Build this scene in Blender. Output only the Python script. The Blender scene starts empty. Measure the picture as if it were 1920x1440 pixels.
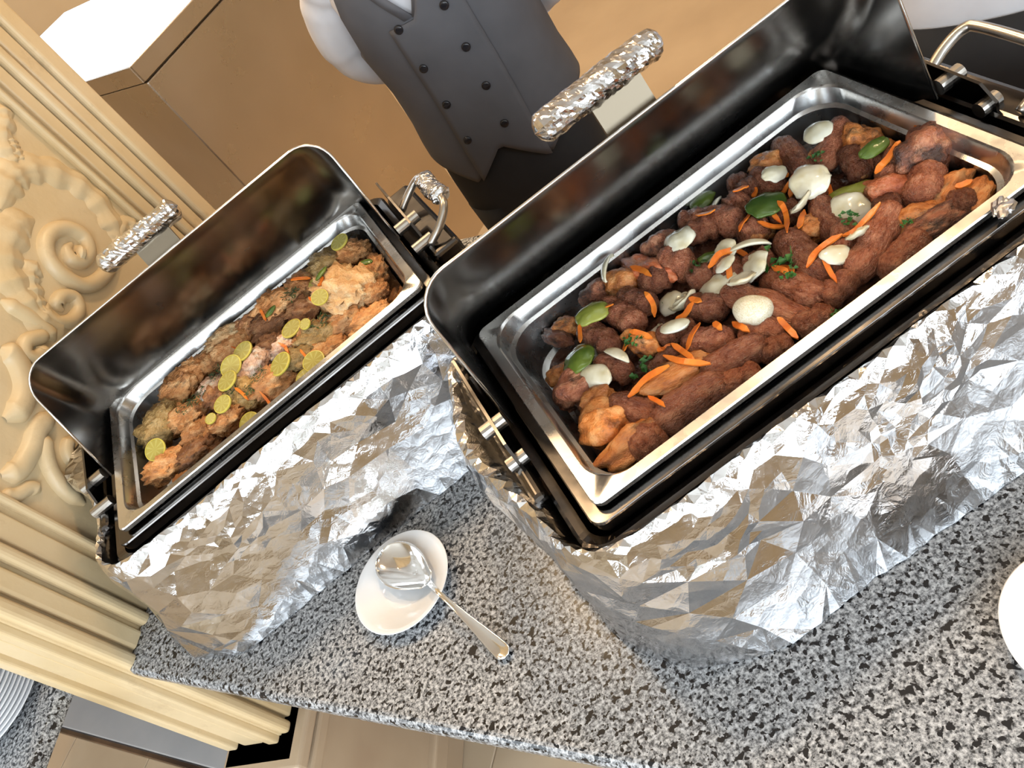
import bpy, bmesh, math, random
from mathutils import Vector, Matrix, noise
from mathutils.bvhtree import BVHTree
from mathutils.geometry import delaunay_2d_cdt

# ---------------------------------------------------------------- camera, world, light, exposure
sc = bpy.context.scene
C = sc.collection
R_ = random.Random(7)
cam_d = bpy.data.cameras.new('camera')
cam_d.sensor_width = 36.0
cam_d.lens = 27.918
cam_d.clip_start = 0.02
cam = bpy.data.objects.new('camera', cam_d)
C.objects.link(cam)
cam.matrix_world = Matrix(((0.793799, 0.606339, 0.047285, -0.221277),
                           (-0.378983, 0.553961, -0.741282, -0.62492),
                           (-0.475662, 0.570509, 0.669526, 0.826984),
                           (0, 0, 0, 1)))
sc.camera = cam
w = bpy.data.worlds.new('world')
sc.world = w
w.use_nodes = True
w.node_tree.nodes['Background'].inputs[0].default_value = (0.75, 0.87, 1.0, 1)
w.node_tree.nodes['Background'].inputs[1].default_value = 1.6
sc.view_settings.view_transform = 'Standard'
sc.view_settings.look = 'None'
sc.view_settings.gamma = 1.0
sc.view_settings.use_curve_mapping = False
sc.view_settings.exposure = 0.0
sc.cycles.use_denoising = True
sc.cycles.max_bounces = 4
sc.cycles.diffuse_bounces = 2
sc.cycles.glossy_bounces = 3
sc.cycles.transmission_bounces = 1
sc.cycles.adaptive_threshold = 0.08
sc.cycles.caustics_reflective = False
sc.cycles.sample_clamp_indirect = 6.0

def area_light(name, loc, look, sx, sy, power, col):
    d = bpy.data.lights.new(name, 'AREA')
    d.shape = 'RECTANGLE'
    d.size, d.size_y, d.energy, d.color = sx, sy, power, col
    o = bpy.data.objects.new(name, d)
    C.objects.link(o)
    o.location = loc
    o.rotation_euler = (Vector(look) - Vector(loc)).to_track_quat('-Z', 'Z').to_euler()
    return o
RX0, RX1, RY0, RY1, FZ, CZ = -4.2, 4.6, -3.6, 5.4, -1.0, 2.5
DAY = (0.80, 0.91, 1.0)
WARM = (1.0, 0.70, 0.40)
# daylight entering through the three windows behind the photographer and the one on the left
WINS = [(-2.6, 1.5), (-0.4, 1.5), (1.8, 1.5)]
for i, (wx, ww) in enumerate(WINS):
    area_light('window_daylight', (wx, RY0 + 0.06, 1.25), (wx, 0, 1.0), ww, 1.5, 72, DAY)
area_light('back_window_daylight', (-1.5, RY1 - 0.06, 1.15), (-1.5, 0, 0.9), 1.8, 1.5, 16, DAY)
area_light('side_window_daylight', (RX0 + 0.06, -1.2, 1.25), (0, -1.2, 1.0), 1.6, 1.5, 55, DAY)

# ---------------------------------------------------------------- helpers
def link(o, parent=None):
    C.objects.link(o)
    if parent is not None:
        o.parent = parent
    return o
def obj(name, me, mat=None, parent=None, smooth=None, loc=None, rot=None):
    if isinstance(me, bmesh.types.BMesh):
        m = bpy.data.meshes.new(name)
        me.to_mesh(m)
        me.free()
        me = m
    if mat is not None and not me.materials:
        me.materials.append(mat)
    if smooth is not None:
        me.polygons.foreach_set('use_smooth', [smooth] * len(me.polygons))
        if smooth == 'auto':
            pass
    o = bpy.data.objects.new(name, me)
    if loc is not None:
        o.location = loc
    if rot is not None:
        o.rotation_euler = rot
    return link(o, parent)
def empty(name, loc=(0, 0, 0), rz=0.0):
    o = bpy.data.objects.new(name, None)
    o.location = loc
    o.rotation_euler = (0, 0, rz)
    o.empty_display_size = 0.05
    return link(o)
def tag(o, label, cat, group=None, kind=None):
    o['label'] = label
    o['category'] = cat
    if group:
        o['group'] = group
    if kind:
        o['kind'] = kind
    return o
def structure(o, label=None):
    o['kind'] = 'structure'
    if label:
        o['label'] = label
    return o
def mod(o, t, **k):
    m = o.modifiers.new(t.lower(), t)
    for a, b in k.items():
        setattr(m, a, b)
    return m
def from_data(name, v, f):
    me = bpy.data.meshes.new(name)
    me.from_pydata(v, [], f)
    me.update()
    return me
def box_bm(x0, x1, y0, y1, z0, z1, bev=0.0, seg=2):
    bm = bmesh.new()
    bmesh.ops.create_cube(bm, size=1.0)
    for v in bm.verts:
        v.co = Vector((x0 if v.co.x < 0 else x1, y0 if v.co.y < 0 else y1, z0 if v.co.z < 0 else z1))
    if bev:
        bmesh.ops.bevel(bm, geom=bm.edges[:], offset=bev, segments=seg, affect='EDGES', profile=0.5)
    return bm
def prism_bm(poly, z0, z1, bev=0.0, seg=3):
    bm = bmesh.new()
    a = [bm.verts.new((x, y, z0)) for x, y in poly]
    b = [bm.verts.new((x, y, z1)) for x, y in poly]
    n = len(poly)
    bm.faces.new(list(reversed(a)))
    top = bm.faces.new(b)
    for i in range(n):
        bm.faces.new((a[i], a[(i + 1) % n], b[(i + 1) % n], b[i]))
    bmesh.ops.recalc_face_normals(bm, faces=bm.faces[:])
    if bev:
        es = [e for e in bm.edges if all(abs(v.co.z - z1) < 1e-6 for v in e.verts)] + \
             [e for e in bm.edges if all(abs(v.co.z - z0) < 1e-6 for v in e.verts)]
        bmesh.ops.bevel(bm, geom=es, offset=bev, segments=seg, affect='EDGES', profile=0.5)
    return bm
def rrect(hx, hy, r, n=6):
    r = min(r, hx - 1e-4, hy - 1e-4)
    pts = []
    for cx, cy, a0 in ((hx - r, hy - r, 0), (-hx + r, hy - r, 90), (-hx + r, -hy + r, 180), (hx - r, -hy + r, 270)):
        for i in range(n + 1):
            a = math.radians(a0 + 90 * i / n)
            pts.append((cx + r * math.cos(a), cy + r * math.sin(a)))
    return pts
def loft(rings, closed=True, cap0=False, cap1=False):
    v, f = [], []
    n = len(rings[0])
    for r in rings:
        v += [tuple(p) for p in r]
    for k in range(len(rings) - 1):
        for i in range(n if closed else n - 1):
            j = (i + 1) % n
            f.append((k * n + i, k * n + j, (k + 1) * n + j, (k + 1) * n + i))
    if cap0:
        f.append(tuple(range(n - 1, -1, -1)))
    if cap1:
        f.append(tuple(range((len(rings) - 1) * n, len(rings) * n)))
    return v, f
def tube(pts, rad, n=10, cap=True):
    """swept round bar; rad is a number or a list"""
    P = [Vector(p) for p in pts]
    rs = rad if isinstance(rad, (list, tuple)) else [rad] * len(P)
    rings = []
    up = Vector((0, 0, 1))
    t0 = (P[1] - P[0]).normalized()
    if abs(t0.dot(up)) > 0.95:
        up = Vector((1, 0, 0))
    for i, p in enumerate(P):
        t = (P[min(i + 1, len(P) - 1)] - P[max(i - 1, 0)]).normalized()
        s = t.cross(up).normalized()
        u = s.cross(t).normalized()
        up = u
        rings.append([p + (s * math.cos(2 * math.pi * k / n) + u * math.sin(2 * math.pi * k / n)) * rs[i] for k in range(n)])
    return loft(rings, True, cap, cap)
def spline(pts, per=8):
    P = [Vector(p) for p in pts]
    P = [P[0] * 2 - P[1]] + P + [P[-1] * 2 - P[-2]]
    out = []
    for i in range(1, len(P) - 2):
        for k in range(per):
            t = k / per
            a, b, c, d = P[i - 1], P[i], P[i + 1], P[i + 2]
            out.append(0.5 * ((2 * b) + (c - a) * t + (2 * a - 5 * b + 4 * c - d) * t * t + (3 * b - a - 3 * c + d) * t ** 3))
    out.append(P[-2])
    return out
def revolve(prof, n=48):
    rings = [[(r * math.cos(2 * math.pi * k / n), r * math.sin(2 * math.pi * k / n), z) for k in range(n)] for r, z in prof]
    return loft(rings, True)
def join(parts):
    v, f = [], []
    for a, b in parts:
        k = len(v)
        v += [tuple(p) for p in a]
        f += [tuple(i + k for i in q) for q in b]
    return v, f

# ---------------------------------------------------------------- materials
class NT:
    def __init__(s, name):
        s.m = bpy.data.materials.new(name)
        s.m.use_nodes = True
        s.t = s.m.node_tree
        s.b = s.t.nodes['Principled BSDF']
        s.co = None
    def n(s, t, **k):
        x = s.t.nodes.new(t)
        for a, b in k.items():
            setattr(x, a, b)
        return x
    def l(s, a, b):
        s.t.links.new(a, b)
    def coord(s, kind='Object'):
        if s.co is None:
            s.co = s.n('ShaderNodeTexCoord')
        return s.co.outputs[kind]
    def noise(s, scale, detail=4, rough=0.55, kind='Object', dist=0.0):
        x = s.n('ShaderNodeTexNoise')
        x.inputs['Scale'].default_value = scale
        x.inputs['Detail'].default_value = detail
        x.inputs['Roughness'].default_value = rough
        x.inputs['Distortion'].default_value = dist
        s.l(s.coord(kind), x.inputs['Vector'])
        return x.outputs['Fac']
    def voro(s, scale, feature='F1', out='Distance', kind='Object', rnd=1.0):
        x = s.n('ShaderNodeTexVoronoi', feature=feature)
        x.inputs['Scale'].default_value = scale
        x.inputs['Randomness'].default_value = rnd
        s.l(s.coord(kind), x.inputs['Vector'])
        return x.outputs[out]
    def ramp(s, fac, stops, interp='LINEAR'):
        x = s.n('ShaderNodeValToRGB')
        e = x.color_ramp.elements
        x.color_ramp.interpolation = interp
        while len(e) < len(stops):
            e.new(0.5)
        for el, (p, c) in zip(e, stops):
            el.position = p
            el.color = (*c, 1) if len(c) == 3 else c
        s.l(fac, x.inputs[0])
        return x.outputs[0]
    def mix(s, fac, a, b, mode='MIX'):
        x = s.n('ShaderNodeMix', data_type='RGBA', blend_type=mode)
        for sock, val in ((x.inputs[0], fac), (x.inputs[6], a), (x.inputs[7], b)):
            if hasattr(val, 'links'):
                s.l(val, sock)
            else:
                sock.default_value = val if not isinstance(val, tuple) else (*val, 1)[:4]
        return x.outputs[2]
    def bump(s, h, strength=0.3, dist=0.01, prev=None):
        x = s.n('ShaderNodeBump')
        x.inputs['Strength'].default_value = strength
        x.inputs['Distance'].default_value = dist
        s.l(h, x.inputs['Height'])
        if prev is not None:
            s.l(prev, x.inputs['Normal'])
        s.l(x.outputs[0], s.b.inputs['Normal'])
        return x.outputs[0]
    def set(s, **k):
        for a, b in k.items():
            i = s.b.inputs[a.replace('_', ' ')]
            if hasattr(b, 'links'):
                s.l(b, i)
            else:
                i.default_value = (*b, 1) if isinstance(b, tuple) and len(b) == 3 and i.type == 'RGBA' else b
        return s
def g(v):
    return (v, v, v)
def plain(name, col, rough=0.5, metal=0.0, **k):
    return NT(name).set(Base_Color=col, Roughness=rough, Metallic=metal, **k).m

def m_granite():
    t = NT('granite')
    n1 = t.noise(210, 4, 0.7)
    base = t.ramp(n1, [(0.36, g(.035)), (0.44, (.145, .15, .16)), (0.52, (.35, .355, .365)), (0.64, (.62, .63, .65))])
    n2 = t.noise(135, 2, 0.5)
    dark = t.ramp(n2, [(0.575, g(0)), (0.60, g(1))])
    c = t.mix(dark, base, (.012, .012, .014))
    n3 = t.noise(62, 2, 0.5)
    big = t.ramp(n3, [(0.655, g(0)), (0.675, g(1))])
    c = t.mix(big, c, (.012, .012, .014))
    t.set(Base_Color=c, Roughness=0.22, Specular_IOR_Level=0.5)
    return t.m
def m_steel(name, col, r0, r1, scale=14.0, stretch=None):
    t = NT(name)
    n = t.noise(scale, 5, 0.65)
    r = t.ramp(n, [(0.3, g(r0)), (0.75, g(r1))])
    c = t.ramp(t.noise(scale * 0.6, 4), [(0.3, tuple(x * 0.8 for x in col)), (0.7, col)])
    t.set(Base_Color=c, Roughness=r, Metallic=1.0)
    t.bump(t.noise(scale * 3, 2), 0.04, 0.004)
    return t.m
def m_foil():
    t = NT('aluminium_foil')
    t.set(Base_Color=(.66, .66, .67), Metallic=1.0, Roughness=t.ramp(t.noise(25, 3), [(.3, g(.09)), (.7, g(.20))]))
    b = t.bump(t.voro(42, 'F1'), 0.10, 0.012)
    t.bump(t.noise(55, 3, 0.6, dist=2.5), 0.12, 0.004, b)
    return t.m
def m_plaster():
    t = NT('cream_plaster')
    c = t.ramp(t.noise(3.2, 5), [(0.35, (.68, .50, .27)), (0.6, (.76, .59, .36))])
    dirt = t.ramp(t.noise(9, 6, 0.7), [(0.60, g(0)), (0.78, g(0.55))])
    c = t.mix(dirt, c, (.42, .27, .13))
    t.set(Base_Color=c, Roughness=0.38, Specular_IOR_Level=0.45)
    t.bump(t.noise(22, 4), 0.18, 0.01)
    return t.m
def m_meat(name, stops, sc1=22.0, speck=None, char=0.0, rough=0.42, bumps=0.6, bscale=85.0, coat=0.15):
    t = NT(name)
    oi = t.n('ShaderNodeObjectInfo')
    mp = t.n('ShaderNodeMapping')
    t.l(t.coord('Object'), mp.inputs[0])
    vm = t.n('ShaderNodeVectorMath', operation='SCALE')
    cx = t.n('ShaderNodeCombineXYZ')
    for k in range(3):
        t.l(oi.outputs['Random'], cx.inputs[k])
    t.l(cx.outputs[0], vm.inputs[0])
    vm.inputs['Scale'].default_value = 3.7
    t.l(vm.outputs[0], mp.inputs['Location'])
    geo = mp.outputs[0]
    def nz(scale, det=5, r=0.6):
        x = t.n('ShaderNodeTexNoise')
        x.inputs['Scale'].default_value = scale
        x.inputs['Detail'].default_value = det
        x.inputs['Roughness'].default_value = r
        t.l(geo, x.inputs['Vector'])
        return x.outputs['Fac']
    c = t.ramp(nz(sc1), stops)
    if speck:
        c = t.mix(t.ramp(nz(sc1 * 5, 2), [(0.60, g(0)), (0.70, g(0.75))]), c, speck)
    if char:
        c = t.mix(t.ramp(nz(sc1 * 0.45, 6, 0.7), [(0.62 - char, g(0)), (0.78 - char, g(0.92))]), c, (.022, .011, .008))
    hue = t.n('ShaderNodeHueSaturation')
    ma = t.n('ShaderNodeMapRange')
    ma.inputs[3].default_value, ma.inputs[4].default_value = 0.70, 1.28
    t.l(oi.outputs['Random'], ma.inputs[0])
    t.l(ma.outputs[0], hue.inputs['Value'])
    t.l(c, hue.inputs['Color'])
    t.set(Base_Color=hue.outputs[0], Roughness=t.ramp(nz(sc1 * 2), [(0.3, g(rough - .14)), (0.7, g(rough + .16))]), Specular_IOR_Level=0.5)
    b = t.bump(nz(bscale / 2, 4), bumps, 0.006)
    t.bump(nz(bscale * 2, 3), bumps * 0.5, 0.002, b)
    return t.m

M = {}
M['granite'] = m_granite()
M['pan'] = m_steel('pan_steel', (.74, .73, .71), .20, .38, 18)
M['dark_steel'] = m_steel('dark_steel', (.115, .105, .098), .12, .30, 10)
M['lid'] = m_steel('lid_steel', (.38, .355, .33), .18, .32, 6)
M['lid_rim'] = plain('lid_rim', (.75, .73, .70), 0.2, 1.0)
M['chrome'] = plain('chrome', (.44, .41, .37), 0.28, 1.0)
M['bracket'] = plain('bracket_steel', (.20, .165, .12), 0.4, 1.0)
M['spoon'] = plain('spoon_steel', (.80, .78, .75), 0.09, 1.0)
M['foil'] = m_foil()
M['porcelain'] = plain('porcelain', (.90, .90, .91), 0.08, 0.0, Coat_Weight=0.4)
M['plaster'] = m_plaster()
M['kebab'] = m_meat('kofta', [(0.30, (.21, .052, .023)), (0.50, (.40, .125, .058)), (0.70, (.58, .235, .12))], 4.5, (.62, .33, .20), 0.0, 0.30, 1.0, 20)
M['chicken'] = m_meat('grilled_chicken', [(0.30, (0.358, 0.102, 0.026)), (0.5, (0.640, 0.218, 0.051)), (0.70, (0.794, 0.397, 0.154))], 3.2, None, 0.10, 0.34, 0.5, 14)
M['charred'] = m_meat('charred_chicken', [(0.30, (0.154, 0.046, 0.026)), (0.5, (0.333, 0.109, 0.051)), (0.70, (0.589, 0.282, 0.154))], 3.5, None, 0.18, 0.36, 0.7, 16)
M['red'] = m_meat('glazed_chicken', [(0.30, (0.358, 0.070, 0.026)), (0.5, (0.614, 0.160, 0.058)), (0.70, (0.794, 0.358, 0.192))], 3.2, None, 0.06, 0.28, 0.5, 14)
M['fried'] = m_meat('fried_crust', [(0.28, (0.384, 0.134, 0.038)), (0.5, (0.640, 0.288, 0.102)), (0.70, (0.845, 0.512, 0.243))], 3.6, None, 0.04, 0.48, 1.0, 12)
M['fried_pale'] = m_meat('fried_pale', [(0.28, (0.589, 0.282, 0.109)), (0.5, (0.794, 0.474, 0.218)), (0.70, (0.920, 0.730, 0.435))], 3.6, None, 0.0, 0.48, 1.0, 12)
M['fried_dark'] = m_meat('fried_dark', [(0.28, (0.179, 0.070, 0.028)), (0.5, (0.384, 0.160, 0.061)), (0.70, (0.614, 0.333, 0.154))], 3.6, None, 0.08, 0.48, 1.0, 12)
M['fried_olive'] = m_meat('fried_olive', [(0.28, (0.282, 0.160, 0.051)), (0.5, (0.512, 0.320, 0.113)), (0.70, (0.717, 0.499, 0.243))], 3.6, (.13, .12, .04), 0.0, 0.48, 1.0, 12)
M['fried_torn'] = m_meat('fried_torn', [(0.28, (0.512, 0.243, 0.128)), (0.5, (0.768, 0.499, 0.358)), (0.70, (0.920, 0.858, 0.730))], 3.6, None, 0.0, 0.48, 1.0, 12)
M['bed'] = m_meat('meat_juices', [(0.30, (.060, .019, .011)), (0.52, (.135, .048, .026)), (0.72, (.22, .095, .055))], 40, (.28, .14, .08), 0.0, 0.30, 0.8, 60)
M['bed_fried'] = m_meat('fried_crumbs', [(0.30, (.15, .055, .018)), (0.52, (.30, .125, .042)), (0.72, (.44, .22, .09))], 40, (.48, .28, .12), 0.0, 0.45, 0.9, 60)
def m_onion():
    t = NT('cooked_onion')
    c = t.ramp(t.noise(28, 3), [(0.32, (.62, .52, .30)), (0.6, (.82, .77, .62))])
    t.set(Base_Color=c, Roughness=0.14)
    t.bump(t.noise(60, 2), 0.12, 0.003)
    return t.m
M['onion'] = m_onion()
def m_veg(name, a, b, rough=0.3, sc=30):
    t = NT(name)
    t.set(Base_Color=t.ramp(t.noise(sc, 3), [(0.3, a), (0.7, b)]), Roughness=rough)
    t.bump(t.noise(sc * 3, 2), 0.15, 0.003)
    return t.m
M['carrot'] = m_veg('carrot', (.72, .135, .012), (.86, .25, .03), 0.35, 60)
M['pepper'] = m_veg('green_pepper', (.055, .105, .014), (.17, .23, .035), 0.18)
M['pepper_dark'] = m_veg('dark_green_pepper', (.030, .075, .014), (.085, .14, .025), 0.2)
M['pepper_olive'] = m_veg('olive_pepper', (.22, .25, .035), (.36, .36, .07), 0.2)
M['herb'] = m_veg('parsley', (.018, .085, .012), (.07, .21, .035), 0.4)
M['dill'] = m_veg('dill', (.016, .038, .008), (.06, .095, .02), 0.45)
def m_lemon():
    t = NT('lemon_flesh')
    sx = t.n('ShaderNodeSeparateXYZ')
    t.l(t.coord('Object'), sx.inputs[0])
    at = t.n('ShaderNodeMath', operation='ARCTAN2')
    t.l(sx.outputs[1], at.inputs[0]); t.l(sx.outputs[0], at.inputs[1])
    mu = t.n('ShaderNodeMath', operation='MULTIPLY'); mu.inputs[1].default_value = 4.5
    t.l(at.outputs[0], mu.inputs[0])
    si = t.n('ShaderNodeMath', operation='SINE')
    t.l(mu.outputs[0], si.inputs[0])
    ab = t.n('ShaderNodeMath', operation='ABSOLUTE')
    t.l(si.outputs[0], ab.inputs[0])
    c = t.ramp(ab.outputs[0], [(0.0, (.52, .48, .20)), (0.22, (.42, .37, .09)), (1.0, (.38, .32, .07))])
    t.set(Base_Color=c, Roughness=0.25)
    t.bump(t.noise(80, 2), 0.2, 0.002)
    return t.m
M['lemon'] = m_lemon()
M['rind'] = plain('lemon_rind', (.56, .47, .08), 0.35)
M['bone'] = plain('pale_meat', (.72, .50, .40), 0.45)
MEAT = [
 ('k', -0.1144, 0.0588, -80.9, 0.0642, 0.0312, 'brown minced kofta kebab lower left of the spiral onion piece'),
 ('k', -0.042, -0.0138, -55.7, 0.0415, 0.0281, 'brown minced kofta kebab lower right of the spiral onion piece'),
 ('k', -0.0236, -0.0892, -36.8, 0.0416, 0.0274, 'brown minced kofta kebab just lower right of the whole white onion dome'),
 ('k', -0.0005, -0.0681, -71.2, 0.0955, 0.0279, 'brown minced kofta kebab just right of the whole white onion dome'),
 ('k', 0.0329, -0.0684, -78.8, 0.0721, 0.0289, 'brown minced kofta kebab lower right of the big parsley tuft'),
 ('k', 0.0658, -0.0446, -97.4, 0.0804, 0.0351, 'brown minced kofta kebab just right of the big parsley tuft'),
 ('k', -0.0703, -0.0578, -38.4, 0.0507, 0.0283, 'brown minced kofta kebab lower left of the whole white onion dome'),
 ('k', -0.0665, -0.0966, -17.0, 0.0654, 0.0306, 'brown minced kofta kebab below the whole white onion dome'),
 ('k', -0.0786, -0.1192, -7.6, 0.0445, 0.0246, 'brown minced kofta kebab below the big parsley tuft'),
 ('c', -0.1255, -0.0679, -20.4, 0.0659, 0.0315, 'orange grilled chicken piece below the spiral onion piece'),
 ('k', -0.1278, -0.1086, -5.3, 0.0788, 0.0336, 'brown minced kofta kebab upper right of the near left pan corner'),
 ('k', -0.1718, -0.0704, -57.9, 0.0603, 0.0281, 'brown minced kofta kebab lower right of the glossy green pepper'),
 ('c', -0.2171, -0.0603, -10.1, 0.0524, 0.0455, 'orange grilled chicken piece above the near left pan corner'),
 ('c', -0.1995, -0.1018, 3.9, 0.0621, 0.0329, 'orange grilled chicken piece upper right of the near left pan corner'),
 ('k', -0.1868, -0.1136, 6.4, 0.0365, 0.0303, 'brown minced kofta kebab below the spiral onion piece'),
 ('d', -0.2166, 0.0127, -10.4, 0.0491, 0.0424, 'charred dark chicken piece below the glossy green pepper'),
 ('c', -0.2116, 0.0545, -26.6, 0.0312, 0.025, 'orange grilled chicken piece just lower left of the glossy green pepper'),
 ('d', -0.1872, 0.1122, -67.6, 0.0417, 0.0183, 'charred dark chicken piece upper left of the glossy green pepper'),
 ('k', -0.1514, 0.0507, -78.9, 0.0563, 0.0286, 'brown minced kofta kebab just upper right of the glossy green pepper'),
 ('d', -0.1178, 0.133, 5.7, 0.0354, 0.0318, 'charred dark chicken piece above the glossy green pepper'),
 ('c', -0.0879, 0.104, -13.6, 0.0399, 0.0362, 'orange grilled chicken piece left of the spiral onion piece'),
 ('k', -0.0903, 0.0615, -70.1, 0.0464, 0.0263, 'brown minced kofta kebab left of the spiral onion piece'),
 ('k', -0.0588, 0.0708, -26.6, 0.0332, 0.0264, 'brown minced kofta kebab just left of the spiral onion piece'),
 ('r', -0.0554, 0.1218, -71.7, 0.0724, 0.0288, 'reddish glazed chicken piece upper left of the spiral onion piece'),
 ('k', -0.0264, 0.0716, -75.1, 0.0417, 0.0327, 'brown minced kofta kebab just above the spiral onion piece'),
 ('d', -0.0234, 0.1326, -10.3, 0.0373, 0.0342, 'charred dark chicken piece upper left of the spiral onion piece'),
 ('k', 0.0247, 0.0927, -27.7, 0.0361, 0.0268, 'brown minced kofta kebab upper right of the spiral onion piece'),
 ('k', 0.0487, 0.0825, -69.6, 0.0499, 0.0303, 'brown minced kofta kebab lower left of the dark green pepper square'),
 ('k', 0.0597, 0.0368, -16.5, 0.0321, 0.028, 'brown minced kofta kebab just lower left of the dark green pepper square'),
 ('k', 0.0038, 0.0055, -91.4, 0.0443, 0.0297, 'brown minced kofta kebab upper left of the whole white onion dome'),
 ('k', -0.1624, -0.0006, -63.6, 0.042, 0.0251, 'brown minced kofta kebab right of the glossy green pepper'),
 ('k', 0.0183, -0.1174, -16.4, 0.0359, 0.0245, 'brown minced kofta kebab right of the whole white onion dome'),
 ('k', -0.0284, -0.114, -10.9, 0.0323, 0.0225, 'brown minced kofta kebab lower right of the whole white onion dome'),
 ('c', -0.172, 0.1174, -30.9, 0.029, 0.0236, 'orange grilled chicken piece upper left of the glossy green pepper'),
 ('k', 0.2006, 0.0721, -149.3, 0.0654, 0.0286, 'brown minced kofta kebab above the long olive pepper wedge'),
 ('c', 0.2317, 0.0499, 1.9, 0.0386, 0.0353, 'orange grilled chicken piece upper right of the long olive pepper wedge'),
 ('c', 0.2416, 0.0174, 24.0, 0.0466, 0.0296, 'orange grilled chicken piece left of the biggest charred chicken piece'),
 ('g', 0.2519, -0.0289, 0.4, 0.0594, 0.0541, 'biggest charred chicken thigh leaning on the pan wall at far right'),
 ('k', 0.2037, -0.063, -139.8, 0.0507, 0.0354, 'brown minced kofta kebab below the biggest charred chicken piece'),
 ('k', 0.2159, -0.0216, -150.9, 0.0524, 0.0299, 'brown minced kofta kebab lower left of the biggest charred chicken piece'),
 ('r', 0.179, -0.0379, -42.2, 0.0414, 0.0363, 'reddish glazed chicken piece right of the long olive pepper wedge'),
 ('c', 0.2301, -0.0893, -176.4, 0.0506, 0.0248, 'orange grilled chicken piece lower right of the biggest charred chicken piece'),
 ('c', 0.2362, -0.1176, -166.9, 0.0498, 0.0242, 'orange grilled chicken piece just upper left of the near right pan corner'),
 ('k', 0.2029, -0.1123, -29.2, 0.0229, 0.0286, 'brown minced kofta kebab left of the near right pan corner'),
 ('c', 0.1698, -0.0946, -17.2, 0.0402, 0.027, 'orange grilled chicken piece below the biggest charred chicken piece'),
 ('d', 0.172, -0.1113, -14.6, 0.0484, 0.0255, 'charred dark chicken piece left of the near right pan corner'),
 ('k', 0.12, -0.0848, -154.7, 0.0851, 0.0327, 'brown minced kofta kebab right of the long curling carrot strip'),
 ('k', 0.1272, -0.118, -173.2, 0.0512, 0.0275, 'brown minced kofta kebab lower right of the long olive pepper wedge'),
 ('k', 0.1178, -0.0204, -108.6, 0.065, 0.0266, 'brown minced kofta kebab just upper left of the long curling carrot strip'),
 ('k', 0.0972, -0.0651, -139.7, 0.0634, 0.0256, 'brown minced kofta kebab just below the long curling carrot strip'),
 ('k', 0.1588, 0.1029, -103.8, 0.0793, 0.0281, 'brown minced kofta kebab upper right of the dark green pepper square'),
 ('c', 0.1375, 0.13, -44.2, 0.0324, 0.0287, 'orange grilled chicken piece above the dark green pepper square'),
 ('k', 0.0758, 0.0896, 3.7, 0.0248, 0.0317, 'brown minced kofta kebab just left of the dark green pepper square'),
 ('k', 0.0978, 0.1392, -24.2, 0.0237, 0.025, 'brown minced kofta kebab upper left of the dark green pepper square'),
 ('k', 0.0319, 0.1481, -42.4, 0.0417, 0.0266, 'brown minced kofta kebab above the spiral onion piece'),
 ('k', 0.0989, 0.098, -14.5, 0.0252, 0.0268, 'brown minced kofta kebab just upper left of the dark green pepper square'),
 ('k', 0.0976, 0.0277, -24.3, 0.0302, 0.0277, 'brown minced kofta kebab just lower right of the dark green pepper square'),
 ('c', 0.0988, -0.0144, -12.1, 0.0281, 0.0268, 'orange grilled chicken piece just left of the long curling carrot strip'),
 ('c', 0.1734, 0.0705, -17.6, 0.0192, 0.0249, 'orange grilled chicken piece upper left of the long olive pepper wedge'),
 ('k', 0.206, 0.0122, -27.0, 0.0225, 0.0272, 'brown minced kofta kebab upper right of the long olive pepper wedge'),
 ('c', 0.0624, 0.0329, -29.3, 0.0272, 0.0279, 'orange grilled chicken piece just upper left of the big parsley tuft'),
 ('k', -0.115, -0.045, -12.4, 0.0383, 0.0252, 'brown minced kofta kebab lower left of the big parsley tuft'),
 ('k', -0.0848, -0.0156, -17.3, 0.038, 0.0246, 'brown minced kofta kebab left of the whole white onion dome'),
 ('c', -0.1984, -0.0279, -8.4, 0.0341, 0.0269, 'orange grilled chicken piece lower right of the glossy green pepper'),
 ('k', -0.0205, 0.0246, -7.7, 0.0276, 0.0266, 'brown minced kofta kebab just right of the spiral onion piece'),
 ('k', 0.0318, -0.0102, -22.9, 0.0298, 0.0269, 'brown minced kofta kebab just lower left of the big parsley tuft'),
 ('k', 0.0586, -0.1047, 3.0, 0.0381, 0.0247, 'brown minced kofta kebab below the long curling carrot strip'),
 ('c', -0.1211, 0.0028, -66.6, 0.0383, 0.0251, 'orange grilled chicken piece lower left of the spiral onion piece'),
 ('k', 0.1186, 0.087, -88.7, 0.0446, 0.0252, 'brown minced kofta kebab just above the dark green pepper square'),
 ('k', 0.1341, 0.0364, -87.4, 0.0437, 0.0266, 'brown minced kofta kebab left of the long olive pepper wedge'),
 ('k', 0.1918, 0.0254, -108.8, 0.045, 0.0263, 'brown minced kofta kebab just upper right of the long olive pepper wedge'),
 ('k', 0.1629, -0.056, -31.4, 0.0259, 0.0246, 'brown minced kofta kebab upper right of the long curling carrot strip'),
]
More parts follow.
